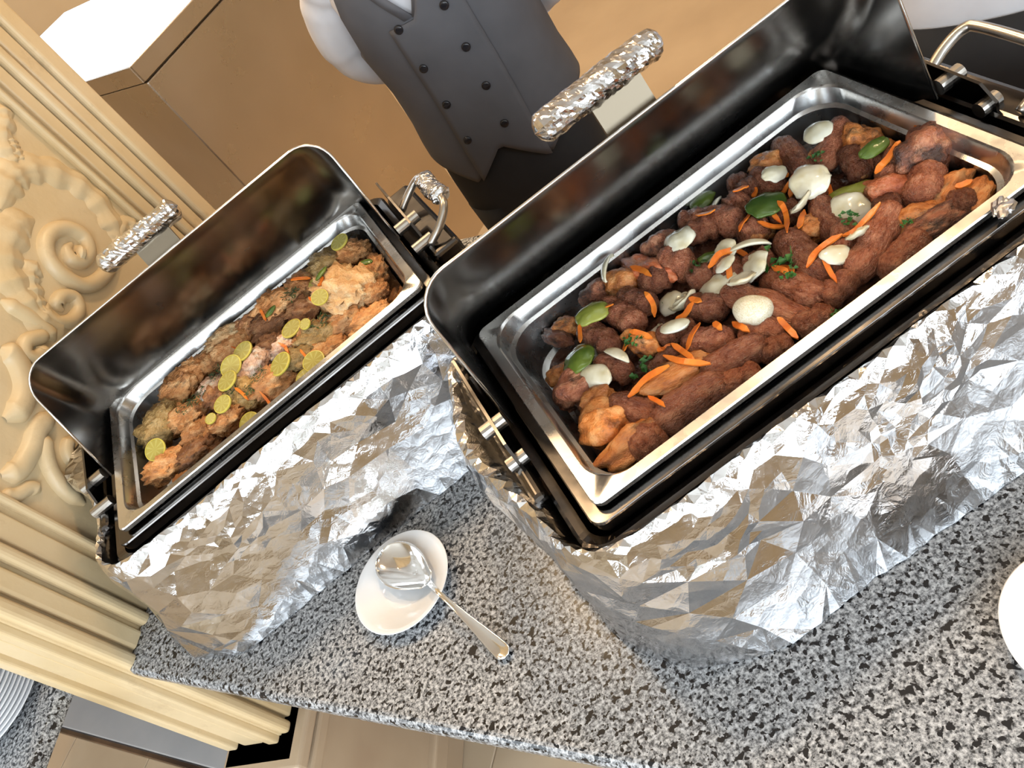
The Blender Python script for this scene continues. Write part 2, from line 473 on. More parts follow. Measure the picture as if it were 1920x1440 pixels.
FRIED = [
 ('b', 0.1833, 0.1462, -25.5, 0.0441, 0.0319, 'dark brown fried chicken piece lower left of the far right tray corner'),
 ('f', 0.213, 0.0687, -26.4, 0.0479, 0.0373, 'golden fried chicken piece below the far right tray corner'),
 ('n', 0.2372, -0.0055, -94.7, 0.0788, 0.0243, 'slim golden fried chicken finger just upper left of the near right tray corner'),
 ('o', 0.163, 0.0907, -67.8, 0.118, 0.0429, 'olive brown fried piece upper left of the biggest pale fried fillet'),
 ('c', 0.2112, -0.0181, 22.1, 0.0344, 0.0321, 'orange fried chicken chunk just upper right of the biggest pale fried fillet'),
 ('F', 0.1669, -0.0238, -66.7, 0.1273, 0.0528, 'biggest pale golden fried fillet near the right tray end'),
 ('f', 0.1055, 0.0865, -61.4, 0.1163, 0.0394, 'golden fried chicken piece left of the biggest pale fried fillet'),
 ('b', 0.1197, 0.1307, -21.8, 0.0406, 0.0264, 'dark brown fried chicken piece upper left of the biggest pale fried fillet'),
 ('n', 0.1777, 0.0374, 62.0, 0.0581, 0.0216, 'slim golden fried chicken finger just above the biggest pale fried fillet'),
 ('f', 0.2002, -0.066, -14.5, 0.0342, 0.0312, 'golden fried chicken piece just right of the biggest pale fried fillet'),
 ('f', 0.1375, -0.0663, -36.5, 0.0672, 0.0359, 'golden fried chicken piece just below the biggest pale fried fillet'),
 ('f', 0.0594, 0.0902, -9.0, 0.0541, 0.0412, 'golden fried chicken piece upper right of the long pale fried strip'),
 ('b', 0.0968, 0.0288, -23.4, 0.0518, 0.0364, 'dark brown fried chicken piece left of the biggest pale fried fillet'),
 ('F', -0.0391, 0.1354, -9.3, 0.0707, 0.0317, 'long pale fried strip leaning on the back tray wall'),
 ('f', -0.0846, 0.1017, -21.6, 0.0429, 0.0294, 'golden fried chicken piece just left of the folded lemon trio'),
 ('f', -0.1206, 0.1158, -12.5, 0.0516, 0.0401, 'golden fried chicken piece left of the folded lemon trio'),
 ('f', -0.149, 0.0921, -10.2, 0.0555, 0.0396, 'golden fried chicken piece lower left of the folded lemon trio'),
 ('p', -0.0925, 0.0247, -3.7, 0.0414, 0.0314, 'torn fried piece showing white meat lower left of the folded lemon trio'),
 ('o', -0.1923, 0.0379, 17.7, 0.0593, 0.0501, 'olive brown fried piece just above the lone lemon slice'),
 ('f', -0.1424, 0.0048, -8.8, 0.065, 0.0294, 'golden fried chicken piece upper right of the lone lemon slice'),
 ('f', -0.1303, -0.0562, -4.7, 0.0405, 0.033, 'golden fried chicken piece right of the lone lemon slice'),
 ('f', -0.1967, -0.0651, -24.0, 0.0706, 0.0329, 'golden fried chicken piece just lower right of the lone lemon slice'),
 ('o', -0.0429, -0.0515, 2.4, 0.0444, 0.0363, 'olive brown fried piece below the folded lemon trio'),
 ('p', -0.0132, -0.0144, 3.1, 0.0403, 0.0371, 'torn fried piece showing white meat just right of the folded lemon trio'),
 ('b', 0.0325, 0.0653, -10.2, 0.0502, 0.0339, 'dark brown fried chicken piece right of the long pale fried strip'),
 ('p', 0.0458, -0.0143, -25.1, 0.0441, 0.0306, 'torn fried piece showing white meat just upper left of the lemon pair at the rim'),
 ('b', 0.0738, -0.021, -1.5, 0.0414, 0.0321, 'dark brown fried chicken piece just above the lemon pair at the rim'),
 ('o', 0.1022, -0.0642, -12.6, 0.0533, 0.0313, 'olive brown fried piece upper right of the lemon pair at the rim'),
 ('f', 0.0085, -0.0739, 5.5, 0.0571, 0.0389, 'golden fried chicken piece lower left of the lemon pair at the rim'),
 ('f', 0.1002, -0.1012, -19.2, 0.0612, 0.0275, 'golden fried chicken piece just upper right of the lemon pair at the rim'),
 ('b', 0.0032, 0.0975, 11.8, 0.0481, 0.0345, 'dark brown fried chicken piece just right of the long pale fried strip'),
 ('c', -0.0337, 0.0793, -5.7, 0.0514, 0.0359, 'orange fried chicken chunk just lower right of the long pale fried strip'),
 ('f', 0.1743, -0.1079, -19.6, 0.0516, 0.0334, 'golden fried chicken piece just lower right of the biggest pale fried fillet'),
 ('b', 0.0213, 0.0184, 0.2, 0.0428, 0.0346, 'dark brown fried chicken piece upper left of the lemon pair at the rim'),
 ('c', -0.0817, -0.076, -1.9, 0.043, 0.0311, 'orange fried chicken chunk below the folded lemon trio'),
 ('b', -0.1428, -0.0883, -11.8, 0.0494, 0.0308, 'dark brown fried chicken piece right of the lone lemon slice'),
 ('b', -0.0869, -0.005, -10.6, 0.0311, 0.0309, 'dark brown fried chicken piece lower left of the folded lemon trio'),
 ('o', 0.0564, -0.0726, -33.1, 0.0606, 0.0264, 'olive brown fried piece just upper left of the lemon pair at the rim'),
 ('c', -0.1701, 0.0312, -5.7, 0.0288, 0.0299, 'orange fried chicken chunk upper right of the lone lemon slice'),
 ('f', 0.0749, -0.0443, -66.5, 0.0613, 0.0269, 'golden fried chicken piece just above the lemon pair at the rim'),
]
ONION = [
 ('dome', -0.0175, -0.0717, -51.5, 0.0395, 0.0341, 'whole glossy white onion dome on the kebabs near the front rim'),
 ('spiral', -0.0543, 0.0211, 17.3, 0.0322, 0.0384, 'white onion piece curled in a spiral among the kebabs'),
 ('petal', -0.0186, -0.0069, -104.7, 0.0302, 0.0414, 'white onion petal right of the spiral onion piece'),
 ('petal', -0.0014, -0.0361, 4.0, 0.0238, 0.0273, 'white onion petal just above the whole white onion dome'),
 ('petal', 0.0234, -0.0218, -85.1, 0.0286, 0.0303, 'white onion petal just lower left of the big parsley tuft'),
 ('petal', -0.1832, -0.0048, -58.1, 0.0341, 0.0243, 'white onion petal just lower right of the glossy green pepper'),
 ('crescent', -0.1533, -0.0037, -72.6, 0.0364, 0.0175, 'thin onion crescent right of the glossy green pepper'),
 ('petal', -0.1724, 0.045, 42.3, 0.022, 0.0338, 'white onion petal just above the glossy green pepper'),
 ('crescent', -0.0876, 0.1202, 47.2, 0.0168, 0.0446, 'thin onion crescent left of the spiral onion piece'),
 ('petal', -0.0098, 0.079, -110.5, 0.0262, 0.0344, 'white onion petal above the spiral onion piece'),
 ('petal', -0.0172, 0.044, -75.1, 0.0182, 0.0153, 'white onion petal upper right of the spiral onion piece'),
 ('petal', 0.0069, 0.0377, 28.9, 0.0205, 0.0305, 'white onion petal left of the big parsley tuft'),
 ('petal', 0.0178, 0.0248, -66.7, 0.0238, 0.0233, 'white onion petal lower left of the dark green pepper square'),
 ('crescent', 0.0331, 0.0057, -34.0, 0.0492, 0.0202, 'thin onion crescent just left of the big parsley tuft'),
 ('petal', 0.1353, 0.0267, -28.0, 0.0356, 0.0354, 'white onion petal left of the long olive pepper wedge'),
 ('petal', 0.1358, -0.0326, -18.3, 0.0349, 0.0376, 'white onion petal just below the long olive pepper wedge'),
 ('petal', 0.1095, -0.0775, -89.3, 0.0195, 0.0199, 'white onion petal just right of the long curling carrot strip'),
 ('chunk', 0.0803, -0.0799, -110.3, 0.0227, 0.0299, 'translucent onion chunk just below the long curling carrot strip'),
 ('petal', 0.1073, 0.01, -11.0, 0.0246, 0.0269, 'white onion petal right of the dark green pepper square'),
 ('chunk', 0.1951, 0.0864, -21.1, 0.0323, 0.0314, 'translucent onion chunk below the far right pan corner'),
 ('chunk', -0.0847, -0.0216, -38.1, 0.0322, 0.0185, 'translucent onion chunk below the spiral onion piece'),
 ('petal', -0.0996, 0.0048, -107.7, 0.013, 0.0203, 'white onion petal lower left of the spiral onion piece'),
 ('petal', 0.122, 0.0741, -11.9, 0.0234, 0.0199, 'white onion petal just above the dark green pepper square'),
 ('crescent', 0.0597, 0.1072, 29.8, 0.0178, 0.0248, 'thin onion crescent left of the dark green pepper square'),
 ('petal', -0.064, 0.0301, -88.7, 0.03, 0.0249, 'white onion petal just left of the spiral onion piece'),
 ('petal', 0.0024, 0.0033, -98.9, 0.0164, 0.0202, 'white onion petal upper left of the whole white onion dome'),
]
PEPPER = [
 ('gloss', -0.1864, 0.0322, -37.6, 0.0351, 0.0362, 'glossy green pepper piece by the left wall of the big pan'),
 ('wedge', 0.1548, -0.0062, -27.6, 0.0484, 0.0252, 'long olive green pepper wedge beside two white onions'),
 ('square', 0.0867, 0.0428, -69.9, 0.0373, 0.0416, 'dark green pepper square crossed by carrot shreds'),
 ('curl', 0.0551, 0.135, 11.3, 0.0312, 0.0224, 'curled pale green pepper strip left of the dark green pepper square'),
 ('olive', -0.1406, 0.074, -11.4, 0.0363, 0.0259, 'dull olive pepper chunk above the glossy green pepper'),
 ('sliver', 0.204, 0.0057, -3.4, 0.029, 0.016, 'thin green pepper sliver upper right of the long olive pepper wedge'),
 ('bit', 0.004, 0.0475, -117.8, 0.0109, 0.0237, 'small green pepper bit upper right of the spiral onion piece'),
]
CARROT = [
 ([(-0.1456, 0.0932), (-0.1296, 0.0795), (-0.1162, 0.0599)], 'orange carrot shred above the glossy green pepper'),
 ([(-0.0692, 0.1018), (-0.0639, 0.0847), (-0.0613, 0.0631)], 'orange carrot shred upper left of the spiral onion piece'),
 ([(-0.0799, 0.0493), (-0.082, 0.0315), (-0.0912, 0.0146)], 'orange carrot shred just left of the spiral onion piece'),
 ([(-0.1529, -0.0031), (-0.141, 0.0045), (-0.1277, 0.0106)], 'orange carrot shred right of the glossy green pepper'),
 ([(-0.1244, 0.0112), (-0.1168, -0.0003), (-0.1101, -0.0128)], 'orange carrot shred lower left of the spiral onion piece'),
 ([(-0.1166, -0.0342), (-0.1081, -0.0321), (-0.0996, -0.0288)], 'orange carrot shred below the spiral onion piece'),
 ([(-0.1009, -0.0406), (-0.0983, -0.0598), (-0.097, -0.0821)], 'orange carrot shred lower left of the whole white onion dome'),
 ([(-0.1161, -0.0477), (-0.1051, -0.075), (-0.0881, -0.0974)], 'orange carrot shred upper right of the near left pan corner'),
 ([(-0.1725, -0.063), (-0.1457, -0.058), (-0.1192, -0.0663)], 'orange carrot shred right of the far left pan corner'),
 ([(-0.0944, -0.0591), (-0.0804, -0.0507), (-0.0638, -0.0418)], 'orange carrot shred lower left of the big parsley tuft'),
 ([(-0.0803, -0.0146), (-0.0676, -0.0139), (-0.052, -0.012)], 'orange carrot shred just below the spiral onion piece'),
 ([(-0.0524, -0.0042), (-0.0491, -0.0109), (-0.0459, -0.0199)], 'orange carrot shred just lower right of the spiral onion piece'),
 ([(-0.0557, -0.0551), (-0.0544, -0.0611), (-0.0545, -0.0698)], 'orange carrot shred lower right of the spiral onion piece'),
 ([(-0.0393, -0.063), (-0.0386, -0.076), (-0.0371, -0.0931)], 'orange carrot shred just lower left of the whole white onion dome'),
 ([(-0.0073, -0.0983), (-0.0067, -0.111), (-0.0081, -0.1291)], 'orange carrot shred right of the whole white onion dome'),
 ([(0.0262, 0.0476), (0.0312, 0.0316), (0.0334, 0.0086)], 'orange carrot shred lower left of the dark green pepper square'),
 ([(-0.0122, 0.0162), (0.0083, 0.0172), (0.0299, 0.0137)], 'orange carrot shred left of the big parsley tuft'),
 ([(-0.0075, -0.016), (-0.0007, -0.0074), (0.006, 0.0017)], 'orange carrot shred upper left of the whole white onion dome'),
 ([(0.0327, -0.0367), (0.0354, -0.0493), (0.0359, -0.0635)], 'orange carrot shred just below the big parsley tuft'),
 ([(0.0401, -0.0406), (0.0435, -0.0504), (0.0399, -0.0653)], 'orange carrot shred just lower right of the big parsley tuft'),
 ([(0.0429, 0.0344), (0.0567, 0.0431), (0.0763, 0.0554)], 'orange carrot shred just lower left of the dark green pepper square'),
 ([(0.0289, 0.1032), (0.0364, 0.0947), (0.0466, 0.0849)], 'orange carrot shred left of the dark green pepper square'),
 ([(0.0643, 0.0284), (0.0729, 0.0167), (0.0819, 0.0058)], 'orange carrot shred just below the dark green pepper square'),
 ([(0.0871, 0.0538), (0.0836, 0.0345), (0.0809, 0.0102)], 'orange carrot shred just lower right of the dark green pepper square'),
 ([(0.0959, 0.0333), (0.091, 0.0138), (0.0694, -0.0192)], 'orange carrot shred just right of the dark green pepper square'),
 ([(0.0825, -0.0195), (0.0951, -0.0073), (0.1084, 0.0057)], 'orange carrot shred right of the dark green pepper square'),
 ([(0.0909, 0.0669), (0.1074, 0.0559), (0.1262, 0.0474)], 'orange carrot shred just above the dark green pepper square'),
 ([(0.111, 0.0338), (0.1223, 0.0424), (0.1359, 0.0541)], 'orange carrot shred upper right of the dark green pepper square'),
 ([(0.0512, -0.0723), (0.0778, -0.062), (0.1022, -0.0651)], 'long curling carrot strip, lower half, beside a translucent onion chunk'),
 ([(0.1012, -0.0663), (0.119, -0.0704), (0.1502, -0.0654)], 'long curling carrot strip, upper half, beside a white onion petal'),
 ([(0.0736, -0.0687), (0.0648, -0.0874), (0.0562, -0.111)], 'orange carrot shred lower left of the long curling carrot strip'),
 ([(0.18, -0.0224), (0.1954, -0.0206), (0.2163, -0.022)], 'orange carrot shred upper right of the long olive pepper wedge'),
 ([(0.155, 0.0276), (0.1503, 0.0192), (0.1432, 0.0072)], 'orange carrot shred just upper left of the long olive pepper wedge'),
 ([(0.0917, 0.0822), (0.0968, 0.0819), (0.1017, 0.0822)], 'orange carrot shred just upper left of the dark green pepper square'),
 ([(0.1415, -0.0268), (0.1454, -0.0271), (0.1495, -0.0279)], 'orange carrot shred just lower right of the long olive pepper wedge'),
 ([(0.1202, 0.0676), (0.1295, 0.0688), (0.1361, 0.0676)], 'orange carrot shred left of the long olive pepper wedge'),
 ([(-0.1729, 0.0552), (-0.1671, 0.0628), (-0.16, 0.0715)], 'orange carrot shred just above the glossy green pepper'),
 ([(0.2386, 0.0018), (0.2489, -0.0039), (0.2591, -0.0095)], 'orange carrot shred just upper left of the biggest charred chicken piece'),
 ([(0.0764, 0.0908), (0.0865, 0.0908), (0.0958, 0.0888)], 'orange carrot shred upper left of the big parsley tuft'),
 ([(-0.1563, -0.0803), (-0.1531, -0.0933), (-0.1517, -0.1098)], 'orange carrot shred lower right of the glossy green pepper'),
 ([(0.1148, 0.0183), (0.1199, 0.0192), (0.1283, 0.0243)], 'orange carrot shred upper left of the long curling carrot strip'),
 ([(0.2075, -0.101), (0.2148, -0.1033), (0.2231, -0.1059)], 'orange carrot shred lower right of the biggest charred chicken piece'),
]
HERB = [
 (0.0452, -0.0323, 0.026, 'biggest parsley tuft, beside a shiny onion petal'),
 (-0.1392, -0.0362, 0.0205, 'green parsley sprig right of the glossy green pepper'),
 (-0.1276, -0.0023, 0.0152, 'green parsley sprig lower left of the spiral onion piece'),
 (-0.0149, 0.0402, 0.0157, 'green parsley sprig upper right of the spiral onion piece'),
 (0.1678, 0.0565, 0.0133, 'green parsley sprig upper left of the long olive pepper wedge'),
 (0.1191, -0.053, 0.0144, 'green parsley sprig just above the long curling carrot strip'),
 (0.0357, -0.0621, 0.0132, 'green parsley sprig just lower right of the big parsley tuft'),
 (-0.0627, 0.0383, 0.0109, 'green parsley sprig just left of the spiral onion piece'),
 (0.151, -0.0994, 0.0095, 'green parsley sprig right of the long curling carrot strip'),
 (0.1335, 0.0235, 0.0083, 'green parsley sprig left of the long olive pepper wedge'),
 (0.0335, -0.1313, 0.0093, 'green parsley sprig below the long curling carrot strip'),
]
LEMON = [
 (-0.0472, 0.0306, -84.1, 0.0329, 0.0265, 'yellow lemon slice just left of the folded lemon trio'),
 (-0.0372, -0.0028, -63.7, 0.0338, 0.037, 'yellow lemon slice just below the folded lemon trio'),
 (-0.0117, 0.0084, 1.2, 0.0357, 0.0242, 'yellow lemon slice just upper right of the folded lemon trio'),
 (0.0331, -0.0763, -40.5, 0.0384, 0.0265, 'yellow lemon slice just left of the lemon pair at the rim'),
 (0.0514, -0.1169, -8.1, 0.0329, 0.0292, 'yellow lemon slice just lower left of the lemon pair at the rim'),
 (0.0771, -0.1151, -7.9, 0.0344, 0.0292, 'yellow lemon slice just upper right of the lemon pair at the rim'),
 (-0.0481, -0.0355, 5.1, 0.0347, 0.0218, 'yellow lemon slice below the long pale fried strip'),
 (-0.0669, -0.0729, -40.8, 0.0293, 0.023, 'yellow lemon slice below the folded lemon trio'),
 (-0.0508, -0.1136, -23.4, 0.0345, 0.031, 'yellow lemon slice lower left of the lemon pair at the rim'),
 (-0.1944, -0.0418, -47.1, 0.0346, 0.0344, 'lone lemon slice at the near left end of the fried chicken'),
 (-0.1266, -0.1249, 1.2, 0.0313, 0.0205, 'yellow lemon slice right of the lone lemon slice'),
 (0.0692, -0.0143, -92.4, 0.0208, 0.0349, 'yellow lemon slice above the lemon pair at the rim'),
 (0.1367, -0.0453, -45.0, 0.0266, 0.0252, 'yellow lemon slice just lower left of the biggest pale fried fillet'),
 (0.2025, 0.076, 36.2, 0.032, 0.0213, 'yellow lemon slice lower left of the far right tray corner'),
 (0.1325, 0.0539, -51.5, 0.0233, 0.0172, 'yellow lemon slice upper left of the biggest pale fried fillet'),
 (0.0947, -0.0502, -60.7, 0.0156, 0.0179, 'yellow lemon slice lower left of the biggest pale fried fillet'),
 (-0.0928, -0.0779, -60.9, 0.0138, 0.0177, 'yellow lemon slice upper right of the lone lemon slice'),
]
DILL = [
 (0.0907, 0.0592, 0.02, 'dark green dill sprig left of the biggest pale fried fillet'),
 (0.1125, -0.0577, 0.0202, 'dark green dill sprig lower left of the biggest pale fried fillet'),
 (-0.1298, -0.0, 0.0177, 'dark green dill sprig upper right of the lone lemon slice'),
 (-0.0707, 0.0307, 0.0214, 'dark green dill sprig just left of the folded lemon trio'),
 (-0.0276, -0.0718, 0.0169, 'dark green dill sprig just lower right of the folded lemon trio'),
 (0.1051, -0.0291, 0.0158, 'dark green dill sprig above the lemon pair at the rim'),
 (-0.002, -0.0689, 0.0154, 'dark green dill sprig left of the lemon pair at the rim'),
 (-0.1049, 0.0051, 0.0178, 'dark green dill sprig lower left of the folded lemon trio'),
 (-0.0542, -0.0548, 0.0156, 'dark green dill sprig just below the folded lemon trio'),
]
SHRED = [
 ([(0.1185, 0.0013), (0.1212, -0.0168), (0.125, -0.0342)], 'thin carrot shred left of the biggest pale fried fillet'),
 ([(-0.0309, 0.0581), (-0.0162, 0.0509), (-0.003, 0.0372)], 'thin carrot shred just lower right of the long pale fried strip'),
 ([(0.0684, -0.0781), (0.0694, -0.0918), (0.07, -0.1031)], 'thin carrot shred just above the lemon pair at the rim'),
 ([(0.0384, 0.0843), (0.0374, 0.0672), (0.0365, 0.0542)], 'thin carrot shred upper right of the long pale fried strip'),
 ([(0.0425, -0.0254), (0.0494, -0.0457), (0.0511, -0.0685)], 'thin carrot shred just upper left of the lemon pair at the rim'),
 ([(-0.0733, -0.1095), (-0.0682, -0.1086), (-0.0627, -0.1053)], 'thin carrot shred below the folded lemon trio'),
 ([(-0.0137, -0.0885), (-0.0132, -0.1032), (-0.0136, -0.1168)], 'thin carrot shred lower right of the folded lemon trio'),
 ([(0.1403, 0.001), (0.1481, 0.0025), (0.1549, 0.0039)], 'thin carrot shred just left of the biggest pale fried fillet'),
 ([(-0.0436, -0.0527), (-0.0374, -0.0704), (-0.0336, -0.0892)], 'thin carrot shred just below the folded lemon trio'),
 ([(0.1053, 0.0802), (0.1201, 0.0742), (0.1322, 0.0602)], 'thin carrot shred above the lemon pair at the rim'),
]
CUKE = [
 (0.1555, 0.0123, 30.6, 0.0276, 0.0168, 'green pepper slice just upper left of the biggest pale fried fillet'),
 (0.0499, 0.0647, -91.6, 0.0151, 0.0251, 'green pepper slice upper right of the long pale fried strip'),
 (0.2164, -0.0048, -47.2, 0.0289, 0.0111, 'green pepper slice upper right of the biggest pale fried fillet'),
 (0.1948, 0.0859, 39.7, 0.0203, 0.0097, 'green pepper slice lower left of the far right tray corner'),
]
ORN = [
 ('acanthus_leaf', 0.03, 0.02, 9, [(0.608, 0.51), (0.657, 0.522), (0.696, 0.522), (0.741, 0.497), (0.773, 0.442), (0.778, 0.387), (0.753, 0.336), (0.726, 0.313)]),
 ('scroll', 0.026, 0.022, 0, [(0.744, 0.323), (0.687, 0.308), (0.627, 0.314), (0.588, 0.335), (0.577, 0.371), (0.584, 0.404), (0.609, 0.424), (0.643, 0.424), (0.672, 0.405), (0.68, 0.375), (0.659, 0.356), (0.631, 0.358), (0.618, 0.375), (0.631, 0.389), (0.65, 0.387)]),
 ('scroll_eye', 0.03, 0.03, 0, [(0.635, 0.374), (0.64, 0.364)]),
 ('acanthus_leaf', 0.034, 0.022, 7, [(0.639, 0.46), (0.607, 0.477), (0.565, 0.475), (0.527, 0.461), (0.504, 0.436), (0.486, 0.406), (0.474, 0.378), (0.479, 0.347), (0.493, 0.322)]),
 ('acanthus_leaf', 0.022, 0.018, 5, [(0.567, 0.421), (0.533, 0.42), (0.511, 0.404), (0.491, 0.386), (0.479, 0.362)]),
 ('scroll', 0.022, 0.02, 0, [(0.5, 0.386), (0.486, 0.37), (0.486, 0.346), (0.509, 0.325), (0.537, 0.323), (0.552, 0.34), (0.539, 0.358), (0.517, 0.36), (0.515, 0.345)]),
 ('stem', 0.024, 0.018, 0, [(0.457, 0.438), (0.462, 0.398), (0.462, 0.361), (0.454, 0.333)]),
 ('scroll', 0.022, 0.02, 0, [(0.46, 0.342), (0.441, 0.359), (0.417, 0.373), (0.397, 0.366), (0.402, 0.349), (0.419, 0.344), (0.418, 0.356)]),
 ('scroll', 0.034, 0.022, 0, [(0.381, 0.402), (0.382, 0.382), (0.369, 0.36), (0.343, 0.339), (0.308, 0.333), (0.277, 0.345)]),
 ('acanthus_leaf', 0.022, 0.018, 5, [(0.8, 0.602), (0.777, 0.583), (0.745, 0.572), (0.719, 0.548), (0.712, 0.524)]),
 ('acanthus_leaf', 0.018, 0.016, 4, [(0.749, 0.562), (0.735, 0.545), (0.725, 0.521)]),
 ('leaf_tip', 0.02, 0.016, 3, [(0.796, 0.291), (0.783, 0.32), (0.748, 0.32), (0.731, 0.303)]),
 ('stem', 0.03, 0.02, 0, [(0.334, 0.281), (0.293, 0.293), (0.255, 0.288), (0.215, 0.292), (0.193, 0.312)]),
 ('scroll', 0.024, 0.02, 0, [(0.293, 0.278), (0.267, 0.269), (0.24, 0.245), (0.223, 0.21), (0.22, 0.171)]),
 ('scroll', 0.02, 0.018, 0, [(0.312, 0.24), (0.287, 0.237), (0.275, 0.22), (0.284, 0.199)]),
 ('stem', 0.02, 0.014, 0, [(0.167, 0.3), (0.176, 0.279), (0.199, 0.264), (0.203, 0.246)]),
]
# ---------------------------------------------------------------- the room
M['wall'] = m_veg('warm_wall_paint', (.56, .43, .27), (.62, .49, .32), 0.6, 2)
M['ceil'] = plain('ceiling_paint', (.82, .79, .74), 0.7)
M['tile'] = m_veg('tan_tile', (.46, .35, .24), (.54, .42, .29), 0.28, 3)
M['grout'] = plain('grout', (.16, .11, .075), 0.8)
M['frame_wood'] = plain('window_frame_paint', (.60, .56, .50), 0.45)
EV = Vector((.7423, -.6701, 0)); NV = Vector((.6701, .7423, 0))         # along the buffet, across it
DV = Vector((.4512, .8924, 0)); PN = Vector((.8924, -.4512, 0))         # along the pier face, out of it
A0 = Vector((-1.064, .31, 0))
fl = structure(obj('floor', box_bm(RX0 - .1, RX1 + .1, RY0 - .1, RY1 + .1, FZ - .1, FZ - .004), M['tile']))
tile_me = None
TS = 0.42
ang = math.atan2(EV.y, EV.x)
bm = box_bm(-TS / 2 + .002, TS / 2 - .002, -TS / 2 + .002, TS / 2 - .002, -.010, 0, .0015, 1)
first = obj('tile', bm, M['tile'], fl)
cnt = 0
for i in range(-7, 7):
    for j in range(-5, 9):
        p = EV * (i * TS - .1) + NV * (j * TS + .03) + Vector((-.35, .5, 0))
        if (p - A0).dot(NV) > 1.0 or not (RX0 + .3 < p.x < RX1 - .3 and RY0 + .3 < p.y < RY1 - .3):
            continue
        o = first if cnt == 0 else link(first.copy(), fl)
        o.location = (p.x, p.y, FZ)
        o.rotation_euler = (0, 0, ang)
        cnt += 1
structure(obj('ceiling', box_bm(RX0 - .1, RX1 + .1, RY0 - .1, RY1 + .1, CZ, CZ + .1), M['ceil']))

structure(obj('wall_right', box_bm(RX1, RX1 + .1, RY0 - .1, RY1, FZ, CZ), M['wall']))
def wall_with_holes(name, a0, a1, holes, make):
    """wall strip in (a, z) coordinates with rectangular openings"""
    parts = []
    xs = sorted([a0, a1] + [h for q in holes for h in q[:2]])
    for k in range(0, len(xs) - 1):
        x0, x1 = xs[k], xs[k + 1]
        hole = [h for h in holes if h[0] <= x0 + 1e-6 and h[1] >= x1 - 1e-6]
        if hole:
            parts += [(x0, x1, FZ, hole[0][2]), (x0, x1, hole[0][3], CZ)]
        else:
            parts.append((x0, x1, FZ, CZ))
    bm = bmesh.new()
    for x0, x1, z0, z1 in parts:
        b2 = make(x0, x1, z0, z1)
        me = bpy.data.meshes.new('t'); b2.to_mesh(me); b2.free(); bm.from_mesh(me); bpy.data.meshes.remove(me)
    return structure(obj(name, bm, M['wall']))
wall_with_holes('wall_front', RX0 - .1, RX1 + .1, [(wx - ww / 2, wx + ww / 2, .5, 2.0) for wx, ww in WINS], lambda a, b, z0, z1: box_bm(a, b, RY0 - .1, RY0, z0, z1))
wall_with_holes('wall_left', RY0, RY1, [(-2.0, -.4, .5, 2.0)], lambda a, b, z0, z1: box_bm(RX0 - .1, RX0, a, b, z0, z1))
wall_with_holes('wall_back', RX0 - .1, RX1 + .1, [(-2.4, -.6, .4, 1.9)], lambda a, b, z0, z1: box_bm(a, b, RY1, RY1 + .1, z0, z1))
for k, (wx, ww, wy) in enumerate([(a, b, RY0) for a, b in WINS] + [(-1.5, 1.8, RY1 + .1)]):
    fr = empty('window_%d' % (k + 1), (wx, wy, 0)); structure(fr)
    for q in ((-ww / 2, -ww / 2 + .06, .5, 2.0), (ww / 2 - .06, ww / 2, .5, 2.0), (-.03, .03, .5, 2.0)):
        obj('mullion', box_bm(q[0], q[1], -.09, -.03, q[2], q[3]), M['frame_wood'], fr)
    for z in (.5, 1.5, 1.94):
        obj('rail', box_bm(-ww / 2, ww / 2, -.085, -.035, z, z + .06), M['frame_wood'], fr)

# ceiling downlights (warm lamps over the buffet and the kitchen side)
M['lamp_glow'] = plain('lamp_glow', (1, .8, .55), 0.5, 0, Emission_Color=(1, .72, .42), Emission_Strength=6.0)
M['lamp_trim'] = plain('lamp_trim', (.55, .5, .42), 0.3, 1.0)
for k, (x, y, p, where) in enumerate([(.8, 1.3, 36, 'over the steel cabinet'), (-.5, 1.5, 26, 'over the server'), (-.6, 3.4, 60, 'over the back of the kitchen'), (1.6, .2, 16, 'over the right end of the buffet'), (2.4, 2.8, 22, 'over the far right floor')]):
    t = tag(empty('ceiling_lamp', (x, y, CZ)), 'round warm ceiling lamp ' + where, 'lamp', 'ceiling lamps')
    v, f = revolve([(.14, 0), (.14, -.03), (.115, -.035), (.11, -.02)], 32)
    obj('trim', from_data('trim', v, f), M['lamp_trim'], t, True)
    v, f = revolve([(.0001, -.022), (.112, -.022)], 32)
    obj('diffuser', from_data('diffuser', v, f), M['lamp_glow'], t)
    d = bpy.data.lights.new('lamp_light', 'AREA'); d.shape = 'DISK'; d.size = .24; d.energy = p; d.color = WARM
    lo = link(bpy.data.objects.new('lamp_light', d), t); lo.location = (0, 0, -.04)

# ---------------------------------------------------------------- the granite buffet counters
def P2(a, n):      # point at a along the buffet from A0, n across it from the front edge
    q = A0 + EV * a + NV * n
    return (q.x, q.y)
backn = 0.885
dl = backn / DV.dot(NV)
pl = A0 + DV * dl
poly = [P2(.016, 0), P2(3.4, 0), P2(3.4, backn), (pl.x, pl.y), tuple((A0 + DV * .016).to_2d())]
q0 = A0 + EV * .004 + DV * .004
poly.append((q0.x, q0.y))
ct = obj('countertop', prism_bm(poly, -.032, 0, .011, 4), M['granite'])
tag(ct, 'speckled grey granite countertop carrying the foil-wrapped chafing dishes', 'countertop')
E0 = Vector((-1.176, .405, 0)) + DV * .75; E1 = Vector((-1.253, .268, 0)) - DV * .13
poly = [(E1.x, E1.y), (E0.x, E0.y), tuple((E0 - EV * 1.3).to_2d()), tuple((E1 - EV * 1.3).to_2d())]
ct2 = obj('countertop', prism_bm(poly, -.032, 0, .011, 4), M['granite'])
tag(ct2, 'grey granite countertop beyond the pier holding the plate stack', 'countertop')
